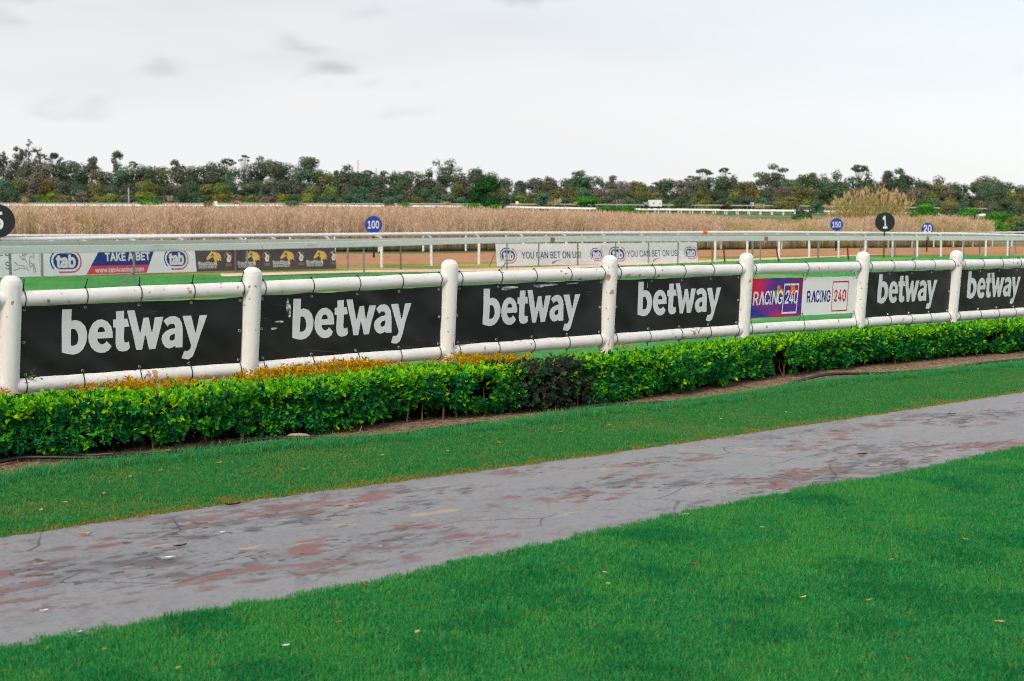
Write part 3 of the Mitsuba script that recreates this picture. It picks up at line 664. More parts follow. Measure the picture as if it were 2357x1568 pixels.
def hedge_shoots(sa_, sb_, per_m, depth=0.46):
    n = int((sb_ - sa_) * per_m * 1.9)
    s = R.uniform(sa_, sb_, n); hh = hedge_height(s)
    face = R.random(n)
    front, top, back = face < 0.52, (face >= 0.52) & (face < 0.88), face >= 0.88
    w = np.zeros(n); z = np.zeros(n); shell = R.exponential(0.035, n)
    z[front] = hh[front] * R.power(1.15, front.sum()); w[front] = shell[front]
    z[top] = hh[top] - shell[top] * 0.8; w[top] = R.uniform(0, depth, top.sum())
    z[back] = hh[back] * R.random(back.sum()); w[back] = depth - shell[back]
    q = np.stack([s * 2.6, z * 4.2, s * 0], -1)
    bump = meshkit.fbm(q, 3, 9)
    w = w + np.where(front, (0.5 - bump) * 0.22, 0)
    w = w + np.where(front, np.maximum(0, 0.10 - z) * 0.9, 0)          # the foliage undercuts to bare stems at the foot
    e = np.hypot(np.maximum(0.07 - w, 0), np.maximum(z - hh + 0.07, 0))
    z = np.where(e > 0.07, z - (e - 0.07), z)
    hole = meshkit.fbm(np.stack([s * 3.1 + 40, z * 5.0, w * 2], -1), 3, 21)
    thr = 0.70 - 0.21 * np.clip(1 - z / (hh * 0.40), 0, 1)
    keep = (hole < thr) | top | back & (R.random(n) < 0.6)
    keep &= z > 0.015
    s, w, z, front, top, hh = s[keep], w[keep], z[keep], front[keep], top[keep], hh[keep]
    pos = hpos(s) + w[:, None] * BACK + np.stack([s * 0, s * 0, z], -1)
    out = np.where(front[:, None], -BACK * 0.9 + [0, 0, 0.45], np.array([0, 0, 1.0]))
    return pos, unit(out + 0.75 * rdir(len(s))), z / hh, top

def foliage(pos, axis, zrel, top, nleaf, size, palette, lime, mbs=None):
    """Shoots of leaves; each leaf has one colour of the palette, young shoots are lime."""
    mb = MB()
    n = len(pos)
    young = R.random(n) < np.clip(lime * (0.10 + 0.9 * np.where(top, 1.0, np.clip((zrel - 0.72) * 2.2, 0, 0.6))), 0, 1)
    pal = np.array(palette)
    pick = R.integers(0, len(pal), n)
    yl = np.array([[0.17, 0.55, 0.016], [0.26, 0.62, 0.018], [0.11, 0.46, 0.020], [0.38, 0.64, 0.020]])
    ypick = R.integers(0, 4, n)
    side = unit(np.cross(axis, rdir(n)))
    side2 = np.cross(axis, side)
    for j in range(nleaf):
        a = j * 2.4 + R.uniform(-0.4, 0.4, n)
        lat = np.cos(a)[:, None] * side + np.sin(a)[:, None] * side2
        tilt = R.uniform(0.25, 0.95, n)[:, None]
        ld = unit(lat * tilt + axis * (1.05 - tilt))
        L = size * R.uniform(0.5, 1.4, n); Wd = L * R.uniform(0.48, 0.62, n)
        c = pos + axis * ((j / nleaf - 0.5) * size * 1.1)[..., None] + ld * (L * 0.5)[:, None] if False else pos + axis * ((j / nleaf - 0.5) * size * 1.1) + ld * (L * 0.5)[:, None]
        nn = unit(axis - ld * np.sum(axis * ld, 1, keepdims=True) + 0.25 * rdir(n))
        v, f = cards(c, nn, ld, Wd, L, 0.16)
        col = np.where(young[:, None], yl[ypick], pal[pick]) * R.uniform(0.75, 1.25, (n, 1))
        mb.add(v, f, np.repeat(col, 4, 0))
    return mb

GREEN = [(0.010, 0.13, 0.032), (0.015, 0.18, 0.044), (0.026, 0.26, 0.046), (0.018, 0.16, 0.064), (0.011, 0.10, 0.040), (0.055, 0.34, 0.034), (0.09, 0.42, 0.030)]
DARKL = [(0.040, 0.060, 0.046), (0.075, 0.055, 0.042), (0.030, 0.085, 0.052), (0.11, 0.078, 0.055), (0.028, 0.075, 0.048), (0.05, 0.13, 0.05)]
def stems(s_list, hgt, parent, lean=0.045):
    mb = MB()
    for s in s_list:
        b = hpos(np.array(s)) + BACK * random.uniform(0.07, 0.34); h = hgt * random.uniform(0.55, 0.95)
        for _ in range(random.choice([0, 1, 1, 2])):
            e = b + np.array([random.gauss(0, lean), random.gauss(0, lean), h * random.uniform(0.7, 1.0)])
            m = (b + e) / 2 + np.array([random.gauss(0, 0.02), random.gauss(0, 0.02), 0])
            mb.add(*tube([b - [0, 0, 0.02], m, e], [random.uniform(0.005, 0.009), 0.005, 0.003], 5))
    return put('stem', mb.mesh(), 'm_stem', parent, smooth=50)

def hedge(name, label, cat, a, b, per_m, size, pal, lime, nleaf=6, group=None, depth=0.46):
    key = thing(name, label, cat, group)
    mb = foliage(*hedge_shoots(a, b, per_m, depth), nleaf, size, pal, lime)
    f = put('foliage', mb.mesh(), 'm_leaf', key, color=mb.colors())
    labels[f] = {'kind': 'stuff'}
    st = stems(np.arange(a, b, 0.10) + R.uniform(-0.05, 0.05, len(np.arange(a, b, 0.10))), 0.36, key)
    labels[st] = {'kind': 'stuff'}
    # leaf cards filling the core, coloured near black to paint its deep shade
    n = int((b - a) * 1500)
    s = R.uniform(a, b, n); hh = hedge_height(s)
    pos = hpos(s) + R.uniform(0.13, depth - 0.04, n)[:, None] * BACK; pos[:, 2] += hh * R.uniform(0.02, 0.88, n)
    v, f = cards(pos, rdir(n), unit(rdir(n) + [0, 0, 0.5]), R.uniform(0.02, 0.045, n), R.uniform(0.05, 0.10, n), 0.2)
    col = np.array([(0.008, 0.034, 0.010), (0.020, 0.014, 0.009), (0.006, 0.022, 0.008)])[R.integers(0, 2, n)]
    tw = put('inner_shade_leaves', (v, f), 'm_dull_leaf', key, color=np.repeat(col, 4, 0))
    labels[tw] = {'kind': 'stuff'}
    return key

hedge('hedge', 'clipped leafy green hedge in front of the fence, left of the dark withered bush', 'hedge', S0, SA, 760, 0.039, GREEN, 0.74)
hedge('hedge', 'clipped leafy green hedge in front of the fence, right of the dark withered bush', 'hedge', SB, S1, 760, 0.039, GREEN, 0.68)
hedge('dark_bush', 'dark withered purple-brown bush filling the gap in the green hedge', 'bush', SA - 0.10, SB + 0.12, 400, 0.045, DARKL, 0.10)

# golden low plants between the hedge and the fence
def golden(a, b, per_m, label, name, hmin, hmax, off0, off1):
    key = thing(name, label, 'plant')
    n = int((b - a) * per_m); s = R.uniform(a, b, n)
    dens = meshkit.fbm(np.stack([s * 2.2, s * 0, s * 0], -1), 3, 33)
    keep = R.random(n) < np.clip((dens - 0.26) * 3.6, 0.05, 1); s = s[keep]; n = len(s)
    pos = hpos(s) + R.uniform(off0, off1, n)[:, None] * BACK
    pos[:, 2] += R.uniform(hmin, hmax, n) * (0.80 + 0.3 * dens[keep])
    ax = unit(np.array([0, 0, 0.9]) + 0.9 * rdir(n))
    mb = MB()
    pal = np.array([(0.78, 0.36, 0.004), (0.86, 0.50, 0.006), (0.62, 0.26, 0.006), (0.66, 0.52, 0.01), (0.30, 0.34, 0.01), (0.5, 0.20, 0.01)])
    for j in range(5):
        ld = unit(ax + 1.1 * rdir(n)); L = R.uniform(0.018, 0.042, n)
        v, f = cards(pos + ld * L[:, None] * 0.5, unit(rdir(n)), ld, L * 0.34, L, 0.1)
        mb.add(v, f, np.repeat(pal[R.integers(0, 6, n)] * R.uniform(0.75, 1.2, (n, 1)), 4, 0))
    labels[put('foliage', mb.mesh(), 'm_leaf', key, color=mb.colors())] = {'kind': 'stuff'}
    tw = MB()
    for i in range(0, n, 28):
        g = pos[i].copy(); g[2] = ground(g[0], g[1]) - 0.01
        tw.add(*tube([g, (g + pos[i]) / 2 + R.normal(0, 0.012, 3), pos[i] + [0, 0, 0.01]], [0.004, 0.003, 0.0015], 4))
    labels[put('twig', tw.mesh(), 'm_stem', key)] = {'kind': 'stuff'}
    return key
golden(s_at(60), s_at(1330), 900, 'row of low orange and yellow leaved plants under the left bays of the fence', 'golden_plant', 0.25, 0.405, 0.52, 0.86)
golden(s_at(1420), s_at(1570), 110, 'sparse yellow leaved plant behind the hedge under the bay left of the racing banner', 'golden_plant', 0.25, 0.42, 0.52, 0.84)
def flower_plant(d, y, Yf, label):
    key = thing('flower_plant', label, 'flower')
    p = at(d, y, Yf); mb, st = MB(), MB()
    for _ in range(5):
        q = p + np.array([random.uniform(-0.07, 0.07), random.uniform(-0.05, 0.05), random.uniform(-0.02, 0.02)])
        n = 9; a = np.arange(n) * 2 * np.pi / n
        ld = np.stack([np.cos(a), np.sin(a), a * 0 + 0.25], 1)
        v, f = cards(q + ld * 0.012, np.tile([0, 0, 1.0], (n, 1)), ld, 0.012, 0.026, 0.1)
        mb.add(v, f, (0.80, 0.45, 0.01))
        g = q.copy(); g[2] = ground(g[0], g[1]) - 0.02
        st.add(*tube([g, (g + q) / 2 + [0.01, 0, 0], q], 0.0025, 4))
    put('petals', mb.mesh(), 'm_leaf', key, color=mb.colors()); put('stem', st.mesh(), 'm_olive_post', key)
flower_plant(1866, 744, 15.2, 'yellow flowers showing under the pink half of the racing banner')
flower_plant(1932, 737, 15.6, 'yellow flowers showing under the white half of the racing banner')

# weed sprig on the lower rail by the nearest post
key = thing('weed', 'wilted green weed sprig curled over the lower rail beside the nearest post', 'weed')
P0 = at(70, 872, 9.9); mb = MB(); n = 14
path = [P0 + [-0.02, 0, -0.16], P0 + [-0.012, -0.02, -0.05], P0 + [0.0, -0.025, 0.02], P0 + [0.05, -0.025, 0.03]]
put('stem', tube(path, [0.004, 0.0035, 0.003, 0.002], 5), 'm_stem', key)
cc = np.array([path[i % 3 + 1] for i in range(n)]) + R.normal(0, 0.022, (n, 3))
v, f = cards(cc, rdir(n), unit(rdir(n) + [0.5, 0, -0.6]), 0.016, 0.05, 0.15)
put('leaf', (v, f), 'm_leaf', key, color=np.repeat(np.array([(0.12, 0.22, 0.02), (0.05, 0.16, 0.02)])[R.integers(0, 2, n)], 4, 0))

# ------------------------------------------------------------------ hoses, stone, litter
def hose(pts, r, label, lift):
    P = np.array([gnd(*q) for q in pts])
    P = smooth_line(P, 90)
    q = np.stack([P[:, 0] * 4, P[:, 1] * 4, P[:, 0] * 0], -1)
    P[:, 2] = ground(P[:, 0], P[:, 1]) + r + lift * np.clip(meshkit.noise(q, 8), 0, 1)
    key = put('hose', tube(P, r, 10), 'm_hose', smooth=60)
    tag(key, label, 'hose')
hose([(-60, 1080), (0, 1070), (56, 1061), (150, 1060), (226, 1059), (338, 1053.5), (432, 1046), (527, 1029), (602, 1019), (658, 1015), (782, 1016), (844, 1014), (898, 1008), (935, 1004), (1010, 994), (1120, 980)], 0.0135,
     'long black irrigation hose along the soil strip at the foot of the left hedge', 0.012)
hose([(-60, 1056), (0, 1049.7), (38, 1044), (75, 1045), (150, 1052), (207, 1058), (262, 1058)], 0.0125, 'second black hose that arches above the long one at the left frame edge', 0.05)
hose([(1290, 968), (1316, 959.8), (1348, 945), (1393, 938), (1460, 935), (1568, 930.6), (1684, 915), (1752, 906), (1797, 894.6), (1824, 886), (1887, 871), (1940, 865), (2010, 864.5), (2066, 862), (2186, 853.6), (2216, 846), (2357, 831), (2480, 818)], 0.014,
     'black irrigation hose along the soil strip at the foot of the right hedge', 0.012)
st = trimesh.creation.icosphere(subdivisions=3, radius=1.0)
v = st.vertices * [0.085, 0.06, 0.035]
v = v * (1 + 0.22 * (meshkit.fbm(st.vertices * 1.6, 3, 2)[:, None] - 0.5)); v[:, 2] = np.minimum(v[:, 2], 0.026)
key = put('stone', (v + gnd(686, 1013) + [0, 0.03, 0.012], st.faces), 'm_rock', smooth=40)
tag(key, 'flat pinkish brown stone lying beside the hose under the hedge', 'stone')

def curled_leaf(d, y, L, W, col, name, label, cat, group=None, lift=0.014, ang=None):
    g = gnd(d, y); a = ang if ang is not None else random.uniform(0, 2 * math.pi)
    n = 7; u = np.linspace(-1, 1, n); t = np.array([-1, -0.5, 0, 0.5, 1.0])
    prof = np.clip(1 - np.abs(u) ** 1.8, 0.04, 1)
    UU, TT = np.meshgrid(u, t, indexing='ij')
    x = UU * L / 2; y_ = TT * W / 2 * prof[:, None]; z = lift + 0.30 * W * TT ** 2 + 0.07 * L * UU ** 2 + R.normal(0, 0.04 * W, UU.shape)
    P = np.stack([x * math.cos(a) - y_ * math.sin(a), x * math.sin(a) + y_ * math.cos(a), z], -1).reshape(-1, 3) + g
    i = (np.arange(n - 1)[:, None] * 5 + np.arange(4)[None]).ravel()
    key = put(name, (P, np.stack([i, i + 1, i + 6, i + 5], 1)), 'm_vc', smooth=True, color=np.broadcast_to(np.array(col) * random.uniform(0.85, 1.15), (len(P), 3)))
    tag(key, label, cat, group)
TAN, BROWN, DARK, OCH = (0.55, 0.33, 0.13), (0.34, 0.14, 0.05), (0.05, 0.025, 0.02), (0.62, 0.48, 0.20)
PL, FL, VLg = 'dark dry leaves and twigs on the path', 'fallen leaves on the front lawn', 'fallen leaves on the verge'
curled_leaf(196, 1237, 0.075, 0.025, TAN, 'fallen_leaf', 'tan fallen leaf at the left end of the path', 'leaf')
for (d, y, L) in [(536, 1168, 0.085), (620, 1191, 0.045), (415, 1264, 0.07), (1985, 1051, 0.075), (2190, 958, 0.07), (2080, 1072, 0.06), (925, 1223, 0.06)]:
    curled_leaf(d, y, L, L * 0.26, DARK if L > 0.06 else BROWN, 'dry_leaf', 'small dark dry leaf lying on the worn grey path', 'leaf', PL, ang=random.uniform(-0.4, 0.8))
for i, (d, y, c) in enumerate([(1596, 1310, BROWN), (2222, 1253, TAN), (1400, 1357, OCH), (1392, 1330, OCH), (838, 1360, BROWN), (960, 1470, OCH), (778, 1447, BROWN), (1085, 1416, BROWN), (1848, 1388, OCH), (1998, 1395, TAN), (2300, 1445, OCH), (410, 1553, OCH), (1755, 1225, OCH), (2050, 1300, OCH), (240, 1510, TAN)]):
    lab = {0: 'rust brown fallen leaf on the lawn below the middle of the path edge', 1: 'orange brown fallen leaf on the lawn at the right frame edge'}.get(i, 'small pale dry leaf lying in the grass of the front lawn')
    curled_leaf(d, y, random.uniform(0.026, 0.040) + 0.012 * (i < 2), random.uniform(0.014, 0.022), c, 'fallen_leaf', lab, 'leaf', FL if i > 1 else None, lift=0.022)
for (d, y) in [(505, 1077), (95, 1188), (240, 1150), (370, 1095), (150, 1170), (700, 1093), (1030, 1050), (1150, 1030), (880, 1060), (300, 1110), (1290, 1005), (1400, 990), (1500, 975), (1810, 958), (1660, 975), (2000, 930), (2210, 890)]:
    curled_leaf(d, y, random.uniform(0.025, 0.05), random.uniform(0.014, 0.022), random.choice([OCH, TAN]), 'fallen_leaf', 'small pale dry leaf lying in the grass strip beside the soil', 'leaf', VLg, lift=0.03)
for i, (d, y, L) in enumerate([(388, 1293, 0.065), (102, 1414, 0.035), (182, 1463, 0.025), (512, 1232, 0.028), (1580, 1190, 0.035), (875, 1265, 0.02), (658, 1508, 0.03)]):
    lab = ['largest white paper scrap lying on the path', 'white paper scrap low on the left of the path', 'tiny white paper scrap near the lawn edge of the path', 'tiny white scrap in the upper left part of the path', 'white scrap on the path edge right of the middle',
           'tiny white scrap in the worn middle of the path', 'white scrap lying in the front lawn'][i]
    curled_leaf(d, y, L, L * 0.45, (0.8, 0.8, 0.8), 'paper_scrap', lab, 'litter', lift=0.014 if i < 6 else 0.035, ang=0.3)

# ------------------------------------------------------------------ grass
def grass_patch(n, rad, h, wdt, pal, dry, seed, lean=0.5):
    g = np.random.default_rng(seed)
    x, y = g.uniform(-rad, rad, n), g.uniform(-rad, rad, n)
    H = h * g.uniform(0.55, 1.25, n); a = g.uniform(0, 2 * np.pi, n); l = lean * g.uniform(0.1, 1.2, n)
    base = np.stack([x, y, np.full(n, -0.004)], 1)
    dirv = np.stack([np.cos(a), np.sin(a), a * 0], 1)
    t = np.stack([-np.sin(a), np.cos(a), a * 0], 1)
    tw = g.uniform(0, np.pi, n); t = t * np.cos(tw)[:, None] + dirv * np.sin(tw)[:, None]
    up = np.array([0, 0, 1.0]); w = (wdt * g.uniform(0.7, 1.3, n))[:, None] / 2
    mid = base + (up * 0.58 + dirv * 0.22 * l[:, None]) * H[:, None]
    tip = base + (up * (1 - 0.25 * l[:, None]) + dirv * 0.85 * l[:, None]) * H[:, None]
    v = np.stack([base - t * w, base + t * w, mid + t * w * 0.85, mid - t * w * 0.85, tip], 1).reshape(-1, 3)
    b = np.arange(n) * 5
    f = np.vstack([np.stack([b, b + 1, b + 2], 1), np.stack([b, b + 2, b + 3], 1), np.stack([b + 3, b + 2, b + 4], 1)])
    pal = np.array(pal); col = pal[g.integers(0, len(pal), n)] * g.uniform(0.75, 1.25, (n, 1))
    isd = g.random(n) < dry
    dc = np.array([(0.42, 0.36, 0.10), (0.50, 0.38, 0.16), (0.30, 0.36, 0.06)])[g.integers(0, 3, n)]
    col = np.where(isd[:, None], dc, col)
    return (v, f), np.repeat(col, 5, 0)

LAWN = [(0.026, 0.29, 0.080), (0.036, 0.36, 0.100), (0.060, 0.43, 0.115), (0.11, 0.48, 0.115), (0.030, 0.31, 0.120)]
VERGE = [(0.032, 0.28, 0.085), (0.045, 0.34, 0.098), (0.07, 0.41, 0.092), (0.04, 0.30, 0.12), (0.13, 0.45, 0.085)]
def group(name, n, *a, **k):
    out = []
    for i in range(n):
        m, c = grass_patch(*a, seed=100 * len(scene) + i, **k)
        key = f'sg_{name}_{i}'
        scene[key] = {'type': 'shapegroup', 'part': mikit.ply(m, 'm_grass', color=c)}
        out.append(key)
    return out
g_front = group('front', 6, 1500, 0.15, 0.038, 0.0036, LAWN, 0.03, lean=0.8)
g_light = group('light', 3, 1500, 0.15, 0.040, 0.0034, [(0.075, 0.42, 0.10), (0.12, 0.47, 0.105), (0.04, 0.37, 0.10)], 0.06)
g_deep = group('deep', 3, 1500, 0.15, 0.046, 0.0038, [(0.018, 0.23, 0.072), (0.026, 0.29, 0.090), (0.04, 0.34, 0.10)], 0.02, lean=0.7)
g_verge = group('verge', 5, 1300, 0.14, 0.036, 0.0036, VERGE, 0.09, lean=0.8)
g_dryv = group('dryv', 3, 1100, 0.14, 0.028, 0.0036, VERGE, 0.26, lean=0.9)
g_tall = group('tall', 4, 420, 0.10, 0.075, 0.0045, [(0.045, 0.33, 0.12), (0.07, 0.42, 0.13), (0.11, 0.46, 0.11), (0.05, 0.31, 0.14)], 0.05, lean=0.8)
g_edge = group('edge', 3, 130, 0.05, 0.028, 0.0034, LAWN, 0.10)
g_edgedry = group('edgedry', 3, 120, 0.05, 0.022, 0.0036, [(0.40, 0.36, 0.07), (0.22, 0.32, 0.05), (0.10, 0.28, 0.05)], 0.40, lean=1.0)
g_edgetall = group('edgetall', 3, 20, 0.05, 0.065, 0.0045, [(0.05, 0.36, 0.14), (0.09, 0.44, 0.13), (0.15, 0.48, 0.10)], 0.08, lean=0.9)

count = {}
def inst(name, grp, x, y, off, s=1.0, sz=None, rot=None):
    count[name] = count.get(name, 0) + 1
    z = float(ground(x, y)) + off
    scene[f'{name}__{count[name]:03d}'] = {'type': 'instance', 'shapegroup': {'type': 'ref', 'id': grp},
        'to_world': T4().translate([float(x), float(y), z]).rotate([0, 0, 1], float(R.uniform(0, 360) if rot is None else rot)).scale([s, s, s if sz is None else sz])}

def scatter_area(pg, step, fn, margin=0.14):
    x0, y0, x1, y1 = pg.bounds
    xs, ys = np.meshgrid(np.arange(x0, x1, step), np.arange(max(y0, 2.5), y1, step))
    q = np.stack([xs.ravel(), ys.ravel()], 1) + R.uniform(-step * 0.25, step * 0.25, (xs.size, 2))
    q = q[shapely.contains_xy(pg.buffer(-margin), q[:, 0], q[:, 1])]
    d, y, w = project(np.column_stack([q, ground(q[:, 0], q[:, 1])]))
    q = q[(w > 1) & (d > -420) & (d < 2780) & (y < 1900)]
    for x, y in q: fn(x, y)

def tone(x, y):
    return float(meshkit.fbm(np.array([x * 0.9, y * 0.9, 0.5]), 3, 14))
scatter_area(front_poly, 0.185, lambda x, y: inst('lawn_grass', random.choice(g_light if tone(x * 2.2, y * 2.2) > 0.57 or random.random() < 0.15 else g_deep if random.random() < 0.16 else g_front), x, y, 0, 1.0, 0.88 + 0.22 * tone(x * 2, y * 2) + random.uniform(-0.06, 0.06)))
scatter_area(verge_poly, 0.175, lambda x, y: inst('verge_grass', random.choice(g_dryv if tone(x * 2.5 + 7, y * 2.5) > 0.53 else g_verge), x, y, 0.004))
def along_line(L, step, jitter, side, fn):
    p = smooth_line(L, 400)[:, :2]
    cum = np.concatenate([[0], np.cumsum(np.linalg.norm(np.diff(p, axis=0), axis=1))])
    for s in np.arange(0, cum[-1], step):
        x, y = np.interp(s, cum, p[:, 0]), np.interp(s, cum, p[:, 1])
        x2, y2 = np.interp(s + 0.1, cum, p[:, 0]), np.interp(s + 0.1, cum, p[:, 1])
        n = unit(np.array([-(y2 - y), x2 - x])) * side
        d, yy, w = project(np.array([x, y, 0.0]))
        if w > 1 and -420 < d < 2780 and yy < 1900:
            fn(x + n[0] * jitter(), y + n[1] * jitter())
for lo, hi in ((-0.035, 0.06), (0.03, 0.17)):
    along_line(path_low, 0.04, lambda: random.uniform(lo, hi), -1, lambda x, y: inst('lawn_grass', random.choice(g_edge), x, y, 0))
for lo, hi in ((0.03, 0.10), (0.08, 0.17)):
    along_line(path_top, 0.05, lambda: random.uniform(lo, hi), 1, lambda x, y: inst('verge_grass', random.choice(g_edgedry if random.random() < 0.45 else g_edge), x, y, 0.004))
along_line(path_top, 0.05, lambda: random.uniform(0.0, 0.05), 1, lambda x, y: inst('verge_grass', random.choice(g_edgedry), x, y, 0.004))
for lo, hi in ((0.0, 0.09), (0.08, 0.19), (0.15, 0.28)):
    along_line(soil_edge, 0.06, lambda: random.uniform(lo, hi), -1, lambda x, y: inst('verge_grass', random.choice(g_edgetall if lo == 0 or random.random() < 0.3 else g_edge), x, y, 0.004, 1.2))
along_line(soil_edge, 0.13, lambda: random.uniform(0.10, 0.24), -1, lambda x, y: inst('verge_grass', random.choice(g_tall), x, y, 0.004, 0.9))
tag('lawn_grass', 'dense green mown grass of the front lawn', 'grass', kind='stuff')
tag('verge_grass', 'green grass strip between the path and the soil, flecked with dry blades', 'grass', kind='stuff')
# straw and twig litter on the soil
n = 2600
s = R.uniform(S0, S1, n); p = hpos(s) - R.uniform(-0.25, 0.22, n)[:, None] * BACK
keep = shapely.contains_xy(soil_poly, p[:, 0], p[:, 1]); p = p[keep]; n = len(p); p[:, 2] += R.uniform(0.002, 0.014, n)
ld = rdir(n) * [1, 1, 0.12]
v, f = cards(p, unit(rdir(n) * 0.4 + [0, 0, 1]), ld, R.uniform(0.003, 0.012, n), R.uniform(0.02, 0.09, n), 0.1)
pal = np.array([(0.20, 0.12, 0.06), (0.36, 0.25, 0.14), (0.10, 0.05, 0.03), (0.28, 0.13, 0.08)])
key = put('mulch', (v, f), 'm_dull_leaf', color=np.repeat(pal[R.integers(0, 4, n)] * R.uniform(0.7, 1.3, (n, 1)), 4, 0))
tag(key, 'dry leaf and twig mulch scattered on the soil under the hedge', 'mulch', kind='stuff')

# ------------------------------------------------------------------ grey rails beyond the lawn
def rail_top(nodes, Yf, dd):
    ys = np.interp(dd, [q[0] for q in nodes], [q[1] for q in nodes])
    return np.array([at(d, y, Yf(d)) for d, y in zip(dd, ys)])
N1 = [(-200, 569), (0, 566.5), (307, 563.8), (575, 560), (837, 554.8), (1064, 548.7), (1323, 545), (1582, 544.8), (1841, 544), (2100, 544), (2357, 544.8), (2600, 546)]
N2 = [(-200, 558), (0, 556), (430, 552.3), (777, 550.2), (1064, 547), (1323, 543), (1582, 540.5), (1841, 540), (2100, 540.6), (2357, 542.2), (2600, 543.5)]
g1 = thing('grey_rail', 'nearer flat-topped grey metal rail with joints, on slim posts behind the lawn', 'rail')
for a, b in ((-200, 601), (604, 1265.5), (1276, 1758), (1767, 2131), (2138.5, 2600)):
    put('bar', swept_box(rail_top(N1, G1Y, np.linspace(a, b, 16)), 0.07, 0.185), 'm_alu', g1, smooth=25)
for a, b in ((1262, 1280), (1755, 1770), (2128, 2142)):
    put('sleeve', swept_box(rail_top(N1, G1Y, np.linspace(a, b, 3)) - [0, 0, 0.02], 0.05, 0.15), 'm_joint', g1, smooth=25)
def rail_post(d, nodes, Yf, m, parent, brace=False, w=0.05, sink=0.18):
    p = rail_top(nodes, Yf, [d])[0]; g = float(ground(p[0], p[1]))
    put('post', box_between(p + [0, 0.0, -sink], [p[0], p[1], g - 0.05], w, w, up=(0, 1, 0)), m, parent)
    if brace:
        put('brace', box_between([p[0], p[1], g + 0.28], [p[0] - 0.26, p[1] - 0.34, g - 0.02], w * 0.8, w * 0.8, up=(0, 1, 0)), m, parent)
for i, d in enumerate((22, 307, 568, 837, 1167, 1417, 1561, 1733, 1884, 1997, 2106, 2219, 2324)):
    rail_post(d, N1, G1Y, 'm_post_grey', g1, brace=d in (307, 1167, 2106), w=0.075 if d == 1884 else 0.05)
g2 = thing('grey_rail', 'farther darker grey metal rail whose top edge shows just above the nearer one', 'rail')
for a, b in ((-200, 180), (182, 568), (571, 1063), (1065, 1500), (1502, 2000), (2002, 2600)):
    put('bar', swept_box(rail_top(N2, G2Y, np.linspace(a, b, 14)), 0.06, 0.13), 'm_alu_dark', g2, smooth=25)
for i, d in enumerate((95, 541, 800, 922, 1240, 1330, 1493, 1640, 1751, 1982, 2061, 2256, 2339)):
    rail_post(d, N2, G2Y, 'm_post_brown' if i % 2 else 'm_post_grey', g2, w=0.05, sink=0.12)

# ------------------------------------------------------------------ advertising boards
def capsule(cx, cy, w, h):
    r = h / 2
    return sg.LineString([(cx - w / 2 + r, cy), (cx + w / 2 - r, cy)]).buffer(r, 16)
def tab_logo(pl, cx, cy, w, h, par):
    """Blue capsule with a three-letter word, inside an outline ring that is half blue, half red."""
    inner = sg.box(cx - w * .36, cy - h * .34, cx + w * .36, cy + h * .34).buffer(-h * .2).buffer(h * .2, 16)
    inner = capsule(cx, cy, w * 0.80, h * 0.68)
    ring = capsule(cx, cy, w, h).difference(capsule(cx, cy, w * 0.92, h * 0.86))
    cut = sg.Polygon([(cx + w * .16, cy + h), (cx + w * .30, cy + h), (cx + w * 0.20, cy), (cx + w * .06, cy)])
    redside = sg.Polygon([(cx + w * .22, cy + h), (cx + w, cy + h), (cx + w, cy - h), (cx - w * .24, cy - h), (cx - w * .24, cy - h * .4), (cx + w * .1, cy)])
    gap = sg.Polygon([(cx - w * .40, cy - h), (cx - w * .25, cy - h), (cx - w * .25, cy - h * .3), (cx - w * .40, cy - h * .3)])
    print_on(pl, inner, 0.004, 'logo_panel', 'm_blue_print', par)
    print_on(pl, ring.intersection(redside).difference(cut), 0.004, 'logo_ring', 'm_red_print', par)
    print_on(pl, ring.difference(redside).difference(cut).difference(gap), 0.004, 'logo_ring', 'm_blue_print', par)
    tx = glyphs('tab', h * 0.50, True, w * 0.60, 6).buffer(h * 0.022)
    x0, y0, x1, y1 = tx.bounds
    print_on(pl, sa.translate(tx, cx - (x0 + x1) / 2, cy - (y0 + y1) / 2), 0.007, 'logo_letters', 'm_white_print', par)

def board(d0, d1, off, h, m, label, name, lean=0.11, back=0.35):
    a, b = flat(d0, G2Y(d0) + back), flat(d1, G2Y(d1) + back)
    a[2] += off; b[2] += off
    U = unit(b - a); N = unit(np.array([U[1], -U[0], 0])); V = unit(np.array([0, 0, 1.0]) - N * lean)
    Wd = float(np.linalg.norm(b - a))
    pl = Plane(a, U, V)
    key = thing(name, label, 'advertising board')
    c = [pl.to(np.array([[0, 0], [Wd, 0], [Wd, h], [0, h]]), o) for o in (0.0, -0.025)]
    v = np.vstack(c); f = np.array([[0, 1, 2, 3], [7, 6, 5, 4], [0, 4, 5, 1], [1, 5, 6, 2], [2, 6, 7, 3], [3, 7, 4, 0]])
    put('panel', (v, f), m, key)
    for u in (0.15, Wd - 0.15):                                        # back legs of the A-frame
        top = pl.to(np.array([[u, h * 0.93]]), -0.03)[0]; foot = top - N * 0.55; foot[2] = ground(foot[0], foot[1]) - 0.02
        put('leg', box_between(top, foot, 0.03, 0.03, up=(0, 1, 0)), 'm_post_grey', key)
    return pl, Wd, key

def place(shape, cx, cy):
    x0, y0, x1, y1 = shape.bounds
    return sa.translate(shape, cx - (x0 + x1) / 2, cy - (y0 + y1) / 2)

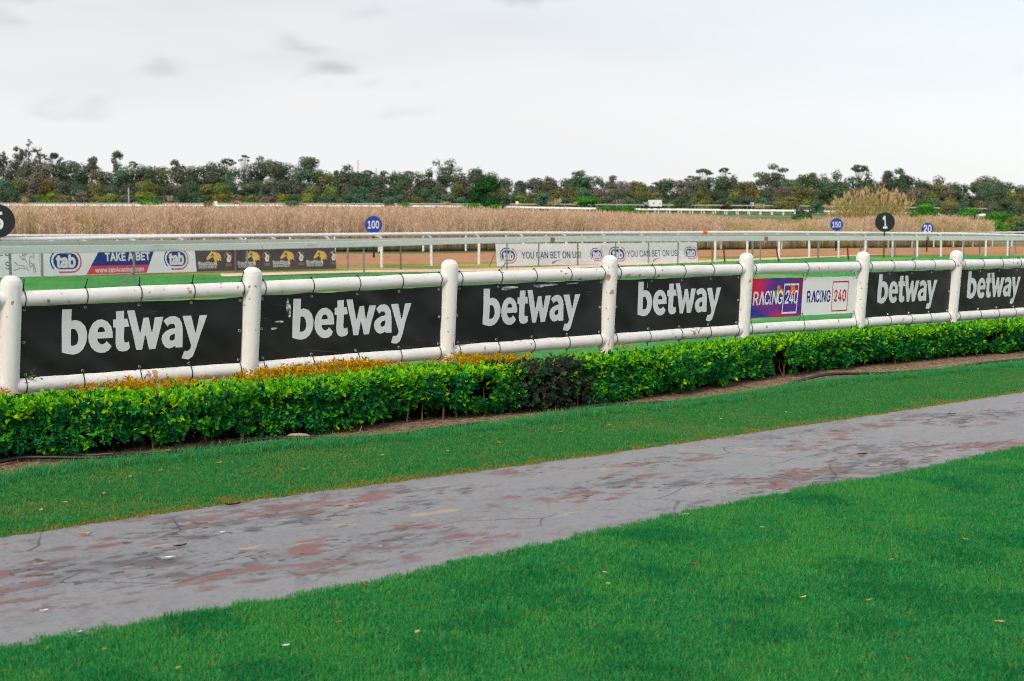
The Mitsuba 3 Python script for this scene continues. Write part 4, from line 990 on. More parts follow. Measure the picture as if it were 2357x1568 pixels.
HB = 0.80
pl, Wd, key = board(-150, 93, 0.02, HB, 'm_white_board', 'white board with dark letters and a line-drawn horse at the left frame edge', 'horse_board')
mpp = Wd / 243.0
U_ = lambda d: (d + 150) * mpp
def strokes(lines, w):
    return shapely.union_all([sg.LineString(l).buffer(w) for l in lines])
hl = [[(0, .0), (.05, .10), (.12, .16), (.20, .26), (.24, .30), (.27, .22), (.32, .14), (.34, .08), (.31, .05), (.27, .08), (.22, .10), (.19, .02), (.19, -.06), (.24, -.10), (.30, -.12), (.33, -.22), (.34, -.34)],
      [(.19, -.06), (.16, -.14), (.20, -.20), (.27, -.14), (.29, -.26), (.29, -.36)], [(.24, .30), (.16, .33), (.08, .31), (.02, .33)], [(.20, .26), (.12, .27), (.05, .30)], [(.02, .20), (-.02, .10), (.04, .14), (.10, .20)], [(-.10, .12), (-.04, .02), (.06, .02), (.10, -.08)],
      [(-.28, -.05), (-.16, -.14), (-.02, -.16), (.10, -.22)], [(-.30, -.28), (-.12, -.22), (.06, -.24), (.14, -.30)]]
print_on(pl, sa.translate(strokes(hl, 0.008), U_(86) - 0.40, 0.46), 0.004, 'horse_drawing', 'm_ink', key)
for ch, dx, vv in (('E', 17, 0.58), ('S', 15, 0.22), ('E', 2, 0.58)):
    print_on(pl, place(glyphs(ch, 0.20, False, 0.12), U_(dx), vv + 0.1), 0.004, 'letter', 'm_ink', key)

pl, Wd, key = board(95, 452, 0.02, HB, 'm_white_board', 'white board with a slanted blue and red panel between two round-ended blue logos', 'bet_board')
mpp = Wd / 357.0; U_ = lambda d: (d - 95) * mpp
tab_logo(pl, U_(149), HB * 0.50, 68 * mpp, HB * 0.82, key); tab_logo(pl, U_(404), HB * 0.50, 60 * mpp, HB * 0.82, key)
x = U_
para = sg.Polygon([(x(191), 0.012), (x(329), 0.012), (x(356), HB - 0.012), (x(229), HB - 0.012)])
print_on(pl, para, 0.003, 'slant_panel', 'm_blue_print', key)
print_on(pl, para.intersection(sg.box(0, 0, Wd, HB * 0.31)), 0.005, 'slant_strip', 'm_red_print', key)
print_on(pl, place(glyphs('TAKE A BET', 0.22, True, 104 * mpp).buffer(0.006), x(288), HB * 0.62), 0.008, 'lettering', 'm_white_print', key)
print_on(pl, place(glyphs('www.tab4racing.com', 0.13, True, 112 * mpp), x(267), HB * 0.135), 0.008, 'lettering', 'm_white_print', key)

pl, Wd, key = board(453, 774, 0.02, HB, 'm_brown_board', 'dark brown board repeating golden horse heads and small white badges', 'horse_head_board')
mpp = Wd / 321.0
FACE = [(370, 485), (378, 505), (386, 530), (370, 547), (350, 577), (385, 560), (391, 576), (355, 602), (330, 617), (308, 632), (293, 628), (290, 605), (315, 570), (345, 530), (363, 510)]
MANE = [(378, 505), (420, 508), (470, 525), (497, 540), (482, 550), (517, 570), (497, 577), (527, 607), (492, 602), (517, 652), (480, 632), (455, 657), (450, 630), (438, 640), (442, 725), (418, 722), (415, 655), (400, 620), (390, 592), (402, 570), (396, 540), (386, 522)]
for d0 in (455, 541, 621, 700):
    u = (d0 - 453) * mpp
    for part_, pts_ in (('horse_head', FACE), ('mane', MANE)):
        q_ = [((x_ - 153) / 6.826 * mpp + u, (805 - y_) / 6.826 * HB / 59.0) for x_, y_ in pts_]
        print_on(pl, sg.Polygon(q_).buffer(0), 0.006, part_, 'm_gold', key)
    print_on(pl, place(glyphs('BloodStock', 0.105, True, 38 * mpp), u + 21 * mpp, HB * 0.30), 0.005, 'lettering', 'm_white_print', key)
    print_on(pl, place(glyphs('SOUTH AFRICA', 0.075, True, 38 * mpp), u + 21 * mpp, HB * 0.165), 0.005, 'lettering', 'm_white_print', key)
    arc = sg.Point(u + 68 * mpp, HB * 0.56).buffer(0.145).difference(sg.Point(u + 68 * mpp, HB * 0.56).buffer(0.112)).intersection(sg.box(0, HB * 0.50, Wd, HB))
    print_on(pl, arc, 0.004, 'badge_arc', 'm_copper', key)
    q = u + 68 * mpp
    print_on(pl, sg.Polygon([(q - .06, HB * .68), (q - .02, HB * .70), (q + .02, HB * .62), (q + .09, HB * .60), (q + .10, HB * .48), (q + .06, HB * .34), (q - .04, HB * .34), (q - .07, HB * .46), (q - .02, HB * .56)]), 0.005, 'badge', 'm_white_print', key)
    print_on(pl, sg.Point(q + .03, HB * .47).buffer(0.032), 0.006, 'badge_spot', 'm_orange', key)
    print_on(pl, place(sg.MultiPolygon([sg.box(0, 0, .21, .032), sg.box(0, .045, .21, .077)]), q, HB * .23), 0.005, 'caption_bar', 'm_copper', key)

for (d0, d1, logos, tx, tw, sw, lab) in ((1145, 1389, (1170, 1374), 1268, 136, 1277, 'left white board with blue slogan, red tick and round-ended logos'),
                                       (1391, 1607, (1421, 1591), 1501, 118, 1507, 'right white board with blue slogan, red tick and round-ended logos')):
    pl, Wd, key = board(d0, d1, 0.02, HB, 'm_white_board', lab, 'slogan_board')
    mpp = Wd / (d1 - d0)
    for i, q in enumerate(logos):
        tab_logo(pl, (q - d0) * mpp, HB * 0.46, (37 if i == 0 else 32) * mpp, HB * (0.70 if i == 0 else 0.62), key)
    print_on(pl, place(glyphs('YOU CAN BET ON US!', 0.24, False, tw * mpp).buffer(0.004), (tx - d0) * mpp, HB * 0.47), 0.005, 'lettering', 'm_navy_print', key)
    q = (sw - d0) * mpp
    print_on(pl, sg.Polygon([(q - .22, .04), (q - .16, .05), (q - .02, .13), (q + .30, .20), (q - .06, .165), (q - .20, .12)]), 0.005, 'tick', 'm_red_print', key)

# ------------------------------------------------------------------ running rails
def running_rail(name, label, d_pts, y_pts, Yf, posts, r, neck, pr_, m='m_plastic_white', hgt=None, group_=None, fd=None):
    key = thing(name, label, 'rail', group_)
    dd = np.linspace(d_pts[0], d_pts[-1], 90)
    P = np.array([at(d, y, Yf(d)) for d, y in zip(dd, np.interp(dd, d_pts, y_pts))])
    P[:, 2] -= r
    put('rail', tube(P, r, 10), m, key, smooth=60)
    for d in posts:
        p = at(d, float(np.interp(d, d_pts, y_pts)), Yf(d)); g = float(ground(p[0], p[1])) if hgt is None else p[2] - hgt
        i = int(np.clip(np.interp(d, dd, np.arange(90)), 1, 88)); t = unit(P[i + 1] - P[i - 1])
        if neck:
            lean = np.array([random.gauss(0, 0.02), random.gauss(0, 0.02), 0])
            q = p - t * 0.34 - [0, 0, r * 1.4]
            pts = [[p[0] + lean[0], p[1] + lean[1], g - 0.03], [p[0], p[1], p[2] - 0.34], p - t * 0.02 - [0, 0, 0.22], p - t * 0.11 - [0, 0, 0.14], p - t * 0.22 - [0, 0, 0.105], q]
            put('post', tube(pts, [pr_ * 0.9, pr_, pr_, pr_, pr_ * 0.9, pr_ * 0.7], 8), m, key, smooth=50)
        else:
            put('post', tube([[p[0], p[1], g - 0.03], [p[0], p[1], p[2] - r]], pr_, 7), m, key, smooth=50)
    return key
r1p = [39, 128, 203, 313, 424, 560, 634, 758, 878, 992, 1102.6, 1204, 1303.5, 1392.7, 1480.6, 1564.6, 1646.7, 1720.8, 1793.9, 1862.8, 1931, 1993.6, 2055.7, 2111.8, 2166.5, 2219, 2270, 2320.5, 2372, -60, -160]
running_rail('running_rail', 'nearer white plastic running rail with swan-necked posts along the near side of the dirt track',
             [-200, 0, 345, 777, 1064, 1150, 1323, 1582, 1750, 1841, 2100, 2200, 2357, 2600], [551, 547, 541, 536.5, 533.5, 532.6, 533.2, 532.3, 531.6, 532.2, 534.5, 535.5, 539.5, 543], R1Y, r1p, 0.062, True, 0.052)
r2p = [-150, -45, 60, 165, 270, 372, 470, 565, 668, 770, 872, 974, 1072, 1165, 1257, 1340, 1425, 1505, 1585, 1660, 1733, 1800, 1862, 1930, 1990, 2045, 2100, 2150, 2195, 2240, 2285, 2330, 2372]
running_rail('running_rail', 'farther white plastic running rail on short straight posts, in front of the reeds',
             [-200, 0, 345, 777, 1064, 1323, 1750, 2100, 2357, 2600], [542, 539.5, 539, 538, 537, 536.5, 536, 535.2, 533, 531], R2Y, r2p, 0.055, False, 0.048)
FY = lambda d: np.interp(d, [-400, 700, 1240, 1850, 2200, 2800], [296, 296, 288, 265, 258, 250])
FY2 = lambda d: FY(d) + 9
fp = list(np.arange(-30, 2230, 26.2))
running_rail('far_rail', 'white far rail across the infield behind the reeds, nearer line of the pair', [-100, 700, 1150, 1240, 1450, 1650, 1850, 2200, 2400], [471.8, 472.6, 475.0, 477.5, 480.5, 482.5, 484.6, 493, 497], FY, fp, 0.17, False, 0.10, hgt=1.15)
running_rail('far_rail', 'white far rail across the infield behind the reeds, farther line of the pair', [-100, 700, 1150, 1240, 1450, 1650, 1850, 2200, 2400], [470.0, 471.2, 473.8, 476.0, 479.3, 481.3, 483.2, 491, 495], FY2, list(np.arange(-20, 2230, 26.8)), 0.15, False, 0.10, hgt=1.15)
running_rail('far_rail', 'dull white rail line right at the foot of the far trees', [-100, 700, 1240, 1850, 2350], [467.0, 467.8, 469.3, 473.0, 480.5], lambda d: 322.0, list(np.arange(-20, 2350, 60)), 0.13, False, 0.06, 'm_pale_post', hgt=1.1)
# orange sleeve on the near running rail
a = [at(d, 532.0, R1Y(d)) - [0, 0, 0.062] for d in (1616, 1626)]
key = put('orange_sleeve', tube(a, 0.075, 12), 'm_orange', smooth=50); tag(key, 'orange marker sleeve clipped round the nearer running rail', 'marker')
# dark stakes
for (d0, y0, d1, y1, lab) in ((1665.3, 565, 1668.5, 604, 'thin dark stake left of the fifth fence post'), (1786, 567, 1793.5, 603, 'slanting dark stake right of the fifth fence post'), (1950.6, 565, 1953, 599, 'thin dark stake just left of the sixth fence post')):
    b = gnd(d1, y1); t = at(d0, y0, b[1] + 0.05)
    key = put('stake', tube([b - [0, 0, 0.05], t], [0.035, 0.028], 6), 'm_stake', smooth=40); tag(key, lab, 'stake')

# ------------------------------------------------------------------ round distance signs
def disc_sign(d, y, Yf, r, m, text, th, tw, label, pole_m, bold=True, tilt=0.0):
    key = thing('round_sign', label, 'sign')
    c = at(d, y, Yf); n = 40; a = np.arange(n) * 2 * np.pi / n
    N = unit(np.array([-c[0] * 0.6, -c[1], 0])); U = np.array([-N[1], N[0], 0]); U = U if U[0] > 0 else -U
    pl = Plane(c, U, [0, 0, 1.0])
    ring = np.stack([r * np.cos(a), r * np.sin(a)], 1)
    A, B = pl.to(ring, 0.0), pl.to(ring, -0.02)
    v = np.vstack([A, B, [c], [c - pl.N * 0.02]]); i = np.arange(n); j = (i + 1) % n
    f = np.vstack([np.stack([i, j, i * 0 + 2 * n], 1), np.stack([j + n, i + n, i * 0 + 2 * n + 1], 1), np.stack([i, i + n, j + n], 1), np.stack([i, j + n, j], 1)])
    put('disc', (v, f), m, key)
    g = place(glyphs(text, th, bold, tw), 0, 0)
    if tilt: g = sa.rotate(g, tilt)
    print_on(pl, g, 0.006, 'number', 'm_white_print', key)
    gz = float(ground(c[0], c[1]))
    put('pole', tube([[c[0], c[1] + 0.06, gz - 0.05], [c[0], c[1] + 0.06, c[2] + r * 0.3]], 0.04, 8), pole_m, key, smooth=50)
disc_sign(-5.5, 508.7, 39.0, 0.455, 'm_sign_black', '5', 0.46, 0.30, 'round black sign with a white number cut by the left frame edge', 'm_black')
disc_sign(859.5, 517.3, 57.0, 0.345, 'm_royal', '100', 0.29, 0.45, 'round blue sign reading 100 before the reeds', 'm_black', True)
disc_sign(1925.7, 517.0, 78.0, 0.345, 'm_royal', '150', 0.29, 0.46, 'round blue sign reading 150 left of the tall giant reed', 'm_black', True)
disc_sign(2037, 511.6, 67.0, 0.455, 'm_sign_black', '1', 0.57, 0.20, 'round black sign with a white 1 before the tall giant reed', 'm_olive_post', True, 4)
disc_sign(2135, 526.5, 79.5, 0.322, 'm_royal', '20', 0.40, 0.42, 'round blue sign reading 20 half hidden behind the white rail', 'm_black', True)
def small_sign(d, y0, y1, w, label, letter=None):
    key = thing('marker_board', label, 'sign'); Yf = 283.0
    a, b = at(d - w / 2, y1, Yf), at(d + w / 2, y0, Yf)
    v, f = box_between([a[0], a[1], (a[2] + b[2]) / 2], [b[0], a[1], (a[2] + b[2]) / 2], 0.06, b[2] - a[2])
    put('panel', (v, f), 'm_plastic_white', key)
    v, f = box_between([a[0] - 0.12, a[1] - 0.05, (a[2] + b[2]) / 2], [a[0] + 0.02, a[1] - 0.05, (a[2] + b[2]) / 2], 0.06, b[2] - a[2])
    put('edge_strip', (v, f), 'm_black', key)
    g = float(ground(a[0], a[1])); m = (a[0] + b[0]) / 2
    put('pole', tube([[m, a[1] + 0.1, g - 0.1], [m, a[1] + 0.1, a[2] + 0.2]], 0.05, 6), 'm_pale_post', key)
    if letter:
        pl = Plane([(a[0] + b[0]) / 2, a[1] - 0.08, (a[2] + b[2]) / 2], [1, 0, 0], [0, 0, 1])
        print_on(pl, place(glyphs(letter, 0.42, True), 0, 0), 0.01, 'letter', 'm_ink', key)
small_sign(496, 463.3, 471.8, 8.5, 'small white marker board before the thicket left of the middle')
small_sign(1190, 463.8, 470.2, 7.5, 'small white marker board just right of the dark green tree')
small_sign(1731, 466, 473, 7.5, 'small white marker board with a dark letter at the right of the far rails', 'N')

# trailer and tractor far off
key = thing('trailer', 'white box trailer hitched behind a pale green tractor at the far rails', 'trailer')
Yt = 281.0
def bx(d0, y0, d1, y1, dep, name, m, dy=0.0):
    a, b = at(d0, y1, Yt), at(d1, y0, Yt)
    v, f = box_between([a[0], Yt + dy + dep / 2, (a[2] + b[2]) / 2], [b[0], Yt + dy + dep / 2, (a[2] + b[2]) / 2], dep, b[2] - a[2])
    put(name, (v, f), m, key)
bx(1494, 460.6, 1523.6, 475.5, 2.2, 'body', 'm_plastic_white'); bx(1503.0, 466.2, 1505.8, 469.2, 0.1, 'window', 'm_window', -0.1); bx(1517.5, 467, 1519.8, 469.6, 0.1, 'window', 'm_window', -0.1)
bx(1492, 475.5, 1521, 477.4, 2.0, 'chassis', 'm_dark_rubber')
for d in (1500, 1516):
    c = at(d, 478.2, Yt); put('wheel', tube([[c[0], c[1] - 0.2, c[2]], [c[0], c[1] + 0.1, c[2]]], 0.32, 14), 'm_dark_rubber', key, smooth=40)
key = thing('tractor', 'pale green tractor in front of the white box trailer at the far rails', 'tractor')
bx(1474, 471.3, 1487, 476.5, 1.4, 'hood', 'm_truck_green'); bx(1483, 466.5, 1490.5, 476.0, 1.4, 'cab', 'm_truck_green'); bx(1482, 465.6, 1491.5, 466.6, 1.6, 'roof', 'm_pale_post')
for d, rr in ((1477, 0.34), (1487, 0.5)):
    c = at(d, 477.2, Yt); put('wheel', tube([[c[0], c[1] - 0.2, c[2]], [c[0], c[1] + 0.1, c[2]]], rr, 14), 'm_dark_rubber', key, smooth=40)

# ------------------------------------------------------------------ reeds
REED = [(0.70, 0.545, 0.40), (0.76, 0.60, 0.45), (0.64, 0.49, 0.36), (0.80, 0.65, 0.50), (0.62, 0.50, 0.34)]
REEDG = [(0.60, 0.49, 0.25), (0.40, 0.42, 0.14), (0.68, 0.52, 0.31), (0.30, 0.36, 0.11), (0.74, 0.58, 0.38)]
def reed_patch(n, rad, h, pal, seed):
    g = np.random.default_rng(seed); mb = MB(); pal = np.array(pal)
    x, y = g.uniform(-rad, rad, n), g.uniform(-rad, rad, n); H = h * g.uniform(0.62, 1.12, n); a = g.uniform(0, 2 * np.pi, n)
    lean = g.uniform(0.01, 0.13, n)
    ld = unit(np.stack([np.cos(a) * lean, np.sin(a) * lean, a * 0 + 1], 1))
    base = np.stack([x, y, a * 0 - 0.03], 1)
    col = pal[g.integers(0, len(pal), n)] * g.uniform(0.8, 1.2, (n, 1))
    v, f = cards(base + ld * H[:, None] / 2, unit(np.stack([np.cos(a * 3), np.sin(a * 3), a * 0], 1)), ld, g.uniform(0.012, 0.022, n), H, 0.0); mb.add(v, f, np.repeat(col, 4, 0))
    # leaves on the stalk and the plume on top
    for k in range(3):
        t = g.uniform(0.35, 0.95, n); b2 = g.uniform(0, 2 * np.pi, n)
        dv = unit(np.stack([np.cos(b2) * 0.45, np.sin(b2) * 0.45, a * 0 + 0.9], 1)); L = H * g.uniform(0.14, 0.26, n)
        v, f = cards(base + ld * (H * t)[:, None] + dv * L[:, None] / 2, unit(np.stack([np.sin(b2), -np.cos(b2), a * 0 + 0.2], 1)), dv, g.uniform(0.014, 0.026, n), L, 0.0); mb.add(v, f, np.repeat(col * g.uniform(0.85, 1.15, (n, 1)), 4, 0))
    dv = unit(ld + np.stack([np.cos(a) * 0.25, np.sin(a) * 0.25, a * 0], 1)); L = H * 0.14
    v, f = cards(base + ld * H[:, None] + dv * L[:, None] * 0.3, unit(np.stack([np.sin(a), -np.cos(a), a * 0], 1)), dv, 0.035 * g.uniform(0.7, 1.3, n), L, 0.0); mb.add(v, f, np.repeat(col * [0.92, 0.84, 0.80], 4, 0))
    return mb
def reed_group(nm, n, *a):
    out = []
    for i in range(n):
        mb = reed_patch(*a, seed=700 + len(scene) + i); k = f'sg_{nm}_{i}'
        scene[k] = {'type': 'shapegroup', 'part': mikit.ply(mb.mesh(), 'm_dull_leaf', color=mb.colors())}; out.append(k)
    return out
g_reed = reed_group('reed', 6, 150, 0.62, 1.75, REED); g_reedg = reed_group('reedg', 4, 130, 0.62, 1.6, REEDG)
def reed_top(d):
    return float(np.interp(d, [-300, 200, 800, 1100, 1300, 1500, 1640, 1700, 1800, 1900, 2100, 2270, 2600], [482, 485, 486, 487, 494, 500, 503, 508, 512, 510, 500, 508, 515]))
for j in range(40):
    t = j / 39.0
    step_m, off, dcur = 0.8 + 0.9 * t, 1.6 + 30 * t ** 1.25, -380.0
    while dcur < 2700:
        Yf = R2Y(dcur) + off + random.uniform(-0.4, 0.4)
        dcur += step_m * F / Yf * random.uniform(0.8, 1.2)
        lim = 40 if dcur < 1640 else 12 if dcur < 1900 else 16
        if off > lim or dcur > 2268: continue
        g_ = (g_reed if random.random() < 0.96 else g_reedg) if dcur < 1640 else (g_reedg if random.random() < 0.62 else g_reed)
        p = at(dcur, 560, Yf)
        h = at(dcur, reed_top(dcur), Yf)[2] - float(ground(p[0], p[1]))
        h = min(max(h, 1.0), 2.3) * random.uniform(0.68, 1.10)
        inst('reed_bed', random.choice(g_), p[0], p[1], 0, 1.0, h / 1.9)
tag('reed_bed', 'bed of dry pinkish tan reeds filling the infield behind the running rails', 'reeds', kind='stuff')

# ------------------------------------------------------------------ giant reed, trees and shrubs
key = thing('giant_reed', 'tall tan and green clump of giant reed behind the black round sign', 'reed')
mb = MB(); Yg = 98.0; n = 620
dd = R.uniform(1925, 2062, n); base = np.array([flat(d, Yg + R.uniform(-2.0, 2.0)) for d in dd])
Ht = np.interp(dd, [1900, 1940, 1975, 2010, 2045, 2075], [1.9, 2.6, 3.3, 3.5, 3.2, 2.4]) * R.uniform(0.55, 1.08, n)
ln = np.stack([(dd - 1995) / 75 * 0.30 + R.normal(0, 0.09, n), R.normal(0, 0.10, n), np.ones(n)], 1); ln = unit(ln)
pal = np.array([(0.62, 0.44, 0.20), (0.70, 0.52, 0.26), (0.52, 0.36, 0.15), (0.40, 0.42, 0.15), (0.22, 0.34, 0.12)])
col = pal[R.integers(0, 5, n)] * R.uniform(0.8, 1.2, (n, 1))
v, f = cards(base + ln * Ht[:, None] / 2, unit(R.normal(size=(n, 3)) * [1, 1, 0]), ln, R.uniform(0.03, 0.05, n), Ht); mb.add(v, f, np.repeat(col, 4, 0))
labels[put('stalk', mb.mesh(), 'm_dull_leaf', key, color=mb.colors())] = {'kind': 'stuff'}
mb = MB()
for k in range(7):
    t = R.uniform(0.25, 1.0, n); a = R.uniform(0, 2 * np.pi, n)
    dv = unit(np.stack([np.cos(a) * 0.75, np.sin(a) * 0.75, np.full(n, 0.75)], 1)); L = R.uniform(0.35, 0.75, n)
    v, f = cards(base + ln * (Ht * t)[:, None] + dv * L[:, None] / 2, unit(rdir(n)), dv, R.uniform(0.03, 0.06, n), L, 0.1); mb.add(v, f, np.repeat(pal[R.integers(0, 5, n)] * R.uniform(0.7, 1.15, (n, 1)), 4, 0))
labels[put('leaves', mb.mesh(), 'm_dull_leaf', key, color=mb.colors())] = {'kind': 'stuff'}
mb = MB(); sel = np.where(Ht > 2.5)[0]; sel = sel[R.random(len(sel)) < 0.35]
for k in range(6):
    dv = unit(ln[sel] + 0.22 * rdir(len(sel))); L = R.uniform(0.25, 0.5, len(sel))
    v, f = cards(base[sel] + ln[sel] * Ht[sel][:, None] + dv * L[:, None] * 0.4, rdir(len(sel)), dv, 0.07, L); mb.add(v, f, np.repeat(np.tile((0.66, 0.47, 0.27), (len(sel), 1)), 4, 0))
labels[put('plume', mb.mesh(), 'm_dull_leaf', key, color=mb.colors())] = {'kind': 'stuff'}

def crown_mesh(clumps, density, size, pal, flat_=0.0, cap=None):
    """Leaf cards spread through a list of clumps (centre, radii)."""
    mb = MB(); pal = np.array(pal)
    for (c, r, tone_) in clumps:
        area = (r[0] * r[1] + r[0] * r[2] + r[1] * r[2]) / 3 * 4 * np.pi
        n = max(int(area * density), 14)
        d = rdir(n); rad = R.random(n) ** 0.28
        lump = 0.78 + 0.44 * meshkit.fbm(d * 1.7 + np.array(c) * 0.37, 2, 3)
        p = np.array(c) + d * (rad * lump)[:, None] * np.array(r)
        nn = unit(d * 1.4 + rdir(n) * 0.6 + [0, 0, 0.5])
        v, f = cards(p, nn, unit(np.cross(nn, rdir(n))), size * R.uniform(0.7, 1.4, n), size * R.uniform(0.9, 1.8, n), 0.1)
        col = pal[R.integers(0, len(pal), n)] * R.uniform(0.85, 1.15, (n, 1)) * tone_
        if cap is not None:
            isc = (d[:, 2] > 0.35) & (R.random(n) < 0.55)
            col = np.where(isc[:, None], np.array(cap) * R.uniform(0.7, 1.2, (n, 1)), col)
        mb.add(v, f, np.repeat(col, 4, 0))
    return mb

def plant(name, label, cat, d, ytop, wpx, Yf, style, pal, group_=None, cap=None, ybase=None, leaf=None, dens=1.0):
    key = thing(name, label, cat, group_)
    mpp_ = Yf / F; top = at(d, ytop, Yf); x, y = top[0], top[1]
    gz = float(ground(x, y)) if ybase is None else at(d, ybase, Yf)[2]
    gz = min(gz, top[2] - 0.8); Ht = top[2] - gz; w = wpx * mpp_ / 2
    clumps, limbs = [], []
    leaf = leaf or max(0.30 * Yf / 330, 0.06); den = dens * 1.5 / leaf ** 2 / 2.2
    tn = lambda: random.uniform(0.8, 1.2)
    if style == 'round':
        for _ in range(random.randint(8, 11)):
            a, q = random.uniform(0, 2 * np.pi), math.sqrt(random.random())
            hz = random.uniform(0.15, 0.86); sp = math.sqrt(max(1 - ((hz - 0.42) / 0.66) ** 2, 0.1)); rr = w * random.uniform(0.36, 0.55)
            clumps.append(([x + math.cos(a) * q * (w - rr * 0.6) * sp, y + math.sin(a) * q * w * 0.7, gz + Ht * hz - rr * 0.25], (rr, rr, min(rr * 0.85, Ht * 0.28)), tn()))
        clumps.append(([x, y, top[2] - Ht * 0.15], (w * 0.6, w * 0.5, Ht * 0.16), tn()))
    elif style == 'shrub':
        for _ in range(random.randint(6, 9)):
            a, q = random.uniform(0, 2 * np.pi), math.sqrt(random.random()); rr = w * random.uniform(0.38, 0.62); hz = random.uniform(0.10, 0.72)
            clumps.append(([x + math.cos(a) * q * (w - rr * 0.5), y + math.sin(a) * q * w * 0.6, gz + Ht * hz * (1 - 0.3 * q)], (rr, rr * 0.9, Ht * random.uniform(0.24, 0.36)), tn()))
        clumps.append(([x, y, top[2] - Ht * 0.22], (w * 0.65, w * 0.6, Ht * 0.22), tn()))
    elif style == 'gum':
        w *= 1.15; ch = min(max(2.7 * w, 0.30 * Ht), 0.62 * Ht)
        for i in range(random.randint(12, 15)):
            q = random.random(); a = random.uniform(0, 2 * np.pi); rr = w * random.uniform(0.32, 0.52); sp = 0.38 + 0.65 * math.sin(math.pi * (0.15 + 0.8 * q))
            clumps.append(([x + math.cos(a) * w * sp * random.uniform(0.2, 0.9), y + math.sin(a) * w * 0.5, top[2] - ch * (1 - q) * 0.92 - ch * 0.10], (rr, rr, ch * random.uniform(0.13, 0.21)), tn()))
        clumps.append(([x + random.uniform(-.15, .15) * w, y, top[2] - ch * 0.13], (w * 0.5, w * 0.5, ch * 0.13), tn()))
        for i in range(3):
            rr = w * random.uniform(0.5, 0.7)
            clumps.append(([x + random.uniform(-.4, .4) * w, y + random.uniform(-.3, .3) * w, gz + Ht * random.uniform(0.2, 0.45)], (rr, rr, Ht * 0.1), tn()))
    elif style == 'umbrella':
        n = random.randint(8, 11)
        for i in range(n):
            u = -1 + 2 * (i + 0.5) / n + random.uniform(-0.12, 0.12); rr = w * random.uniform(0.28, 0.42)
            clumps.append(([x + u * (w - rr * 0.8), y + random.uniform(-0.5, 0.5) * w, top[2] - rr * 0.45 - w * 0.45 * u * u - (random.random() < 0.35) * w * 0.4], (rr, rr, rr * random.uniform(0.36, 0.55)), tn()))
        for i in range(4):
            rr = w * random.uniform(0.3, 0.5)
            clumps.append(([x + random.uniform(-.5, .5) * w, y + random.uniform(-.3, .3) * w, gz + Ht * random.uniform(0.3, 0.62)], (rr, rr, rr * 0.6), tn()))
    elif style == 'sparse':
        w *= 1.15; ch = min(max(2.2 * w, 0.30 * Ht), 0.6 * Ht)
        for i in range(random.randint(15, 19)):
            q = random.random(); a = random.uniform(0, 2 * np.pi); rr = w * random.uniform(0.20, 0.38); sp = 0.4 + 0.65 * math.sin(math.pi * (0.1 + 0.8 * q))
            clumps.append(([x + math.cos(a) * w * sp * random.uniform(0.25, 0.95), y + math.sin(a) * w * 0.6, top[2] - ch * (1 - q) * 0.94 - ch * 0.05], (rr, rr, ch * random.uniform(0.08, 0.15)), tn()))
    mb = crown_mesh(clumps, den * (0.7 if style == 'sparse' else 1.1 if style in ('gum', 'umbrella') else 1.25), leaf, pal, cap=cap)
    put('crown', mb.mesh(), 'm_dull_leaf', key, color=mb.colors())
    tk = MB(); tr = max(0.016 * Ht, 0.05) * (0.7 if style in ('sparse', 'gum') else 1)
    if style != 'shrub':
        fork = np.array([x + random.uniform(-.1, .1) * w, y, gz + Ht * (0.5 if style != 'umbrella' else 0.62)])
        tk.add(*tube([[x, y, gz - 0.3], [(x + fork[0]) / 2 + 0.05 * w, y, gz + Ht * 0.25], fork], [tr, tr * 0.85, tr * 0.7], 6))
        for (c, r, _) in clumps[:9]:
            e = np.array(c); m = (fork + e) / 2 + np.array([0, 0, -0.04 * Ht])
            tk.add(*tube([fork, m, e], [tr * 0.5, tr * 0.38, tr * 0.2], 5))
    else:
        for (c, r, _) in clumps[:5]:
            tk.add(*tube([[x, y, gz - 0.1], (np.array([x, y, gz]) + np.array(c)) / 2, c], [tr, tr * 0.7, tr * 0.4], 5))
    put('trunk', tk.mesh(), 'm_bark', key, smooth=50)
    return key

DG = [(0.092, 0.150, 0.082), (0.112, 0.178, 0.098), (0.078, 0.128, 0.078), (0.125, 0.178, 0.102)]
DGY = [(0.145, 0.168, 0.120), (0.175, 0.195, 0.138), (0.122, 0.150, 0.114)]  # grey-green with the distance haze put into the leaf colour
OL = [(0.20, 0.215, 0.082), (0.24, 0.25, 0.090), (0.16, 0.185, 0.072), (0.205, 0.175, 0.09)]
BR = [(0.215, 0.195, 0.145), (0.26, 0.225, 0.175), (0.18, 0.165, 0.125)]
YG = [(0.22, 0.29, 0.065), (0.27, 0.33, 0.072), (0.18, 0.25, 0.065)]
BG = [(0.110, 0.205, 0.125), (0.135, 0.245, 0.145), (0.092, 0.165, 0.108)]
VG = [(0.055, 0.25, 0.032), (0.09, 0.33, 0.040), (0.045, 0.19, 0.032), (0.15, 0.36, 0.04)]
MUST = (0.34, 0.24, 0.025)

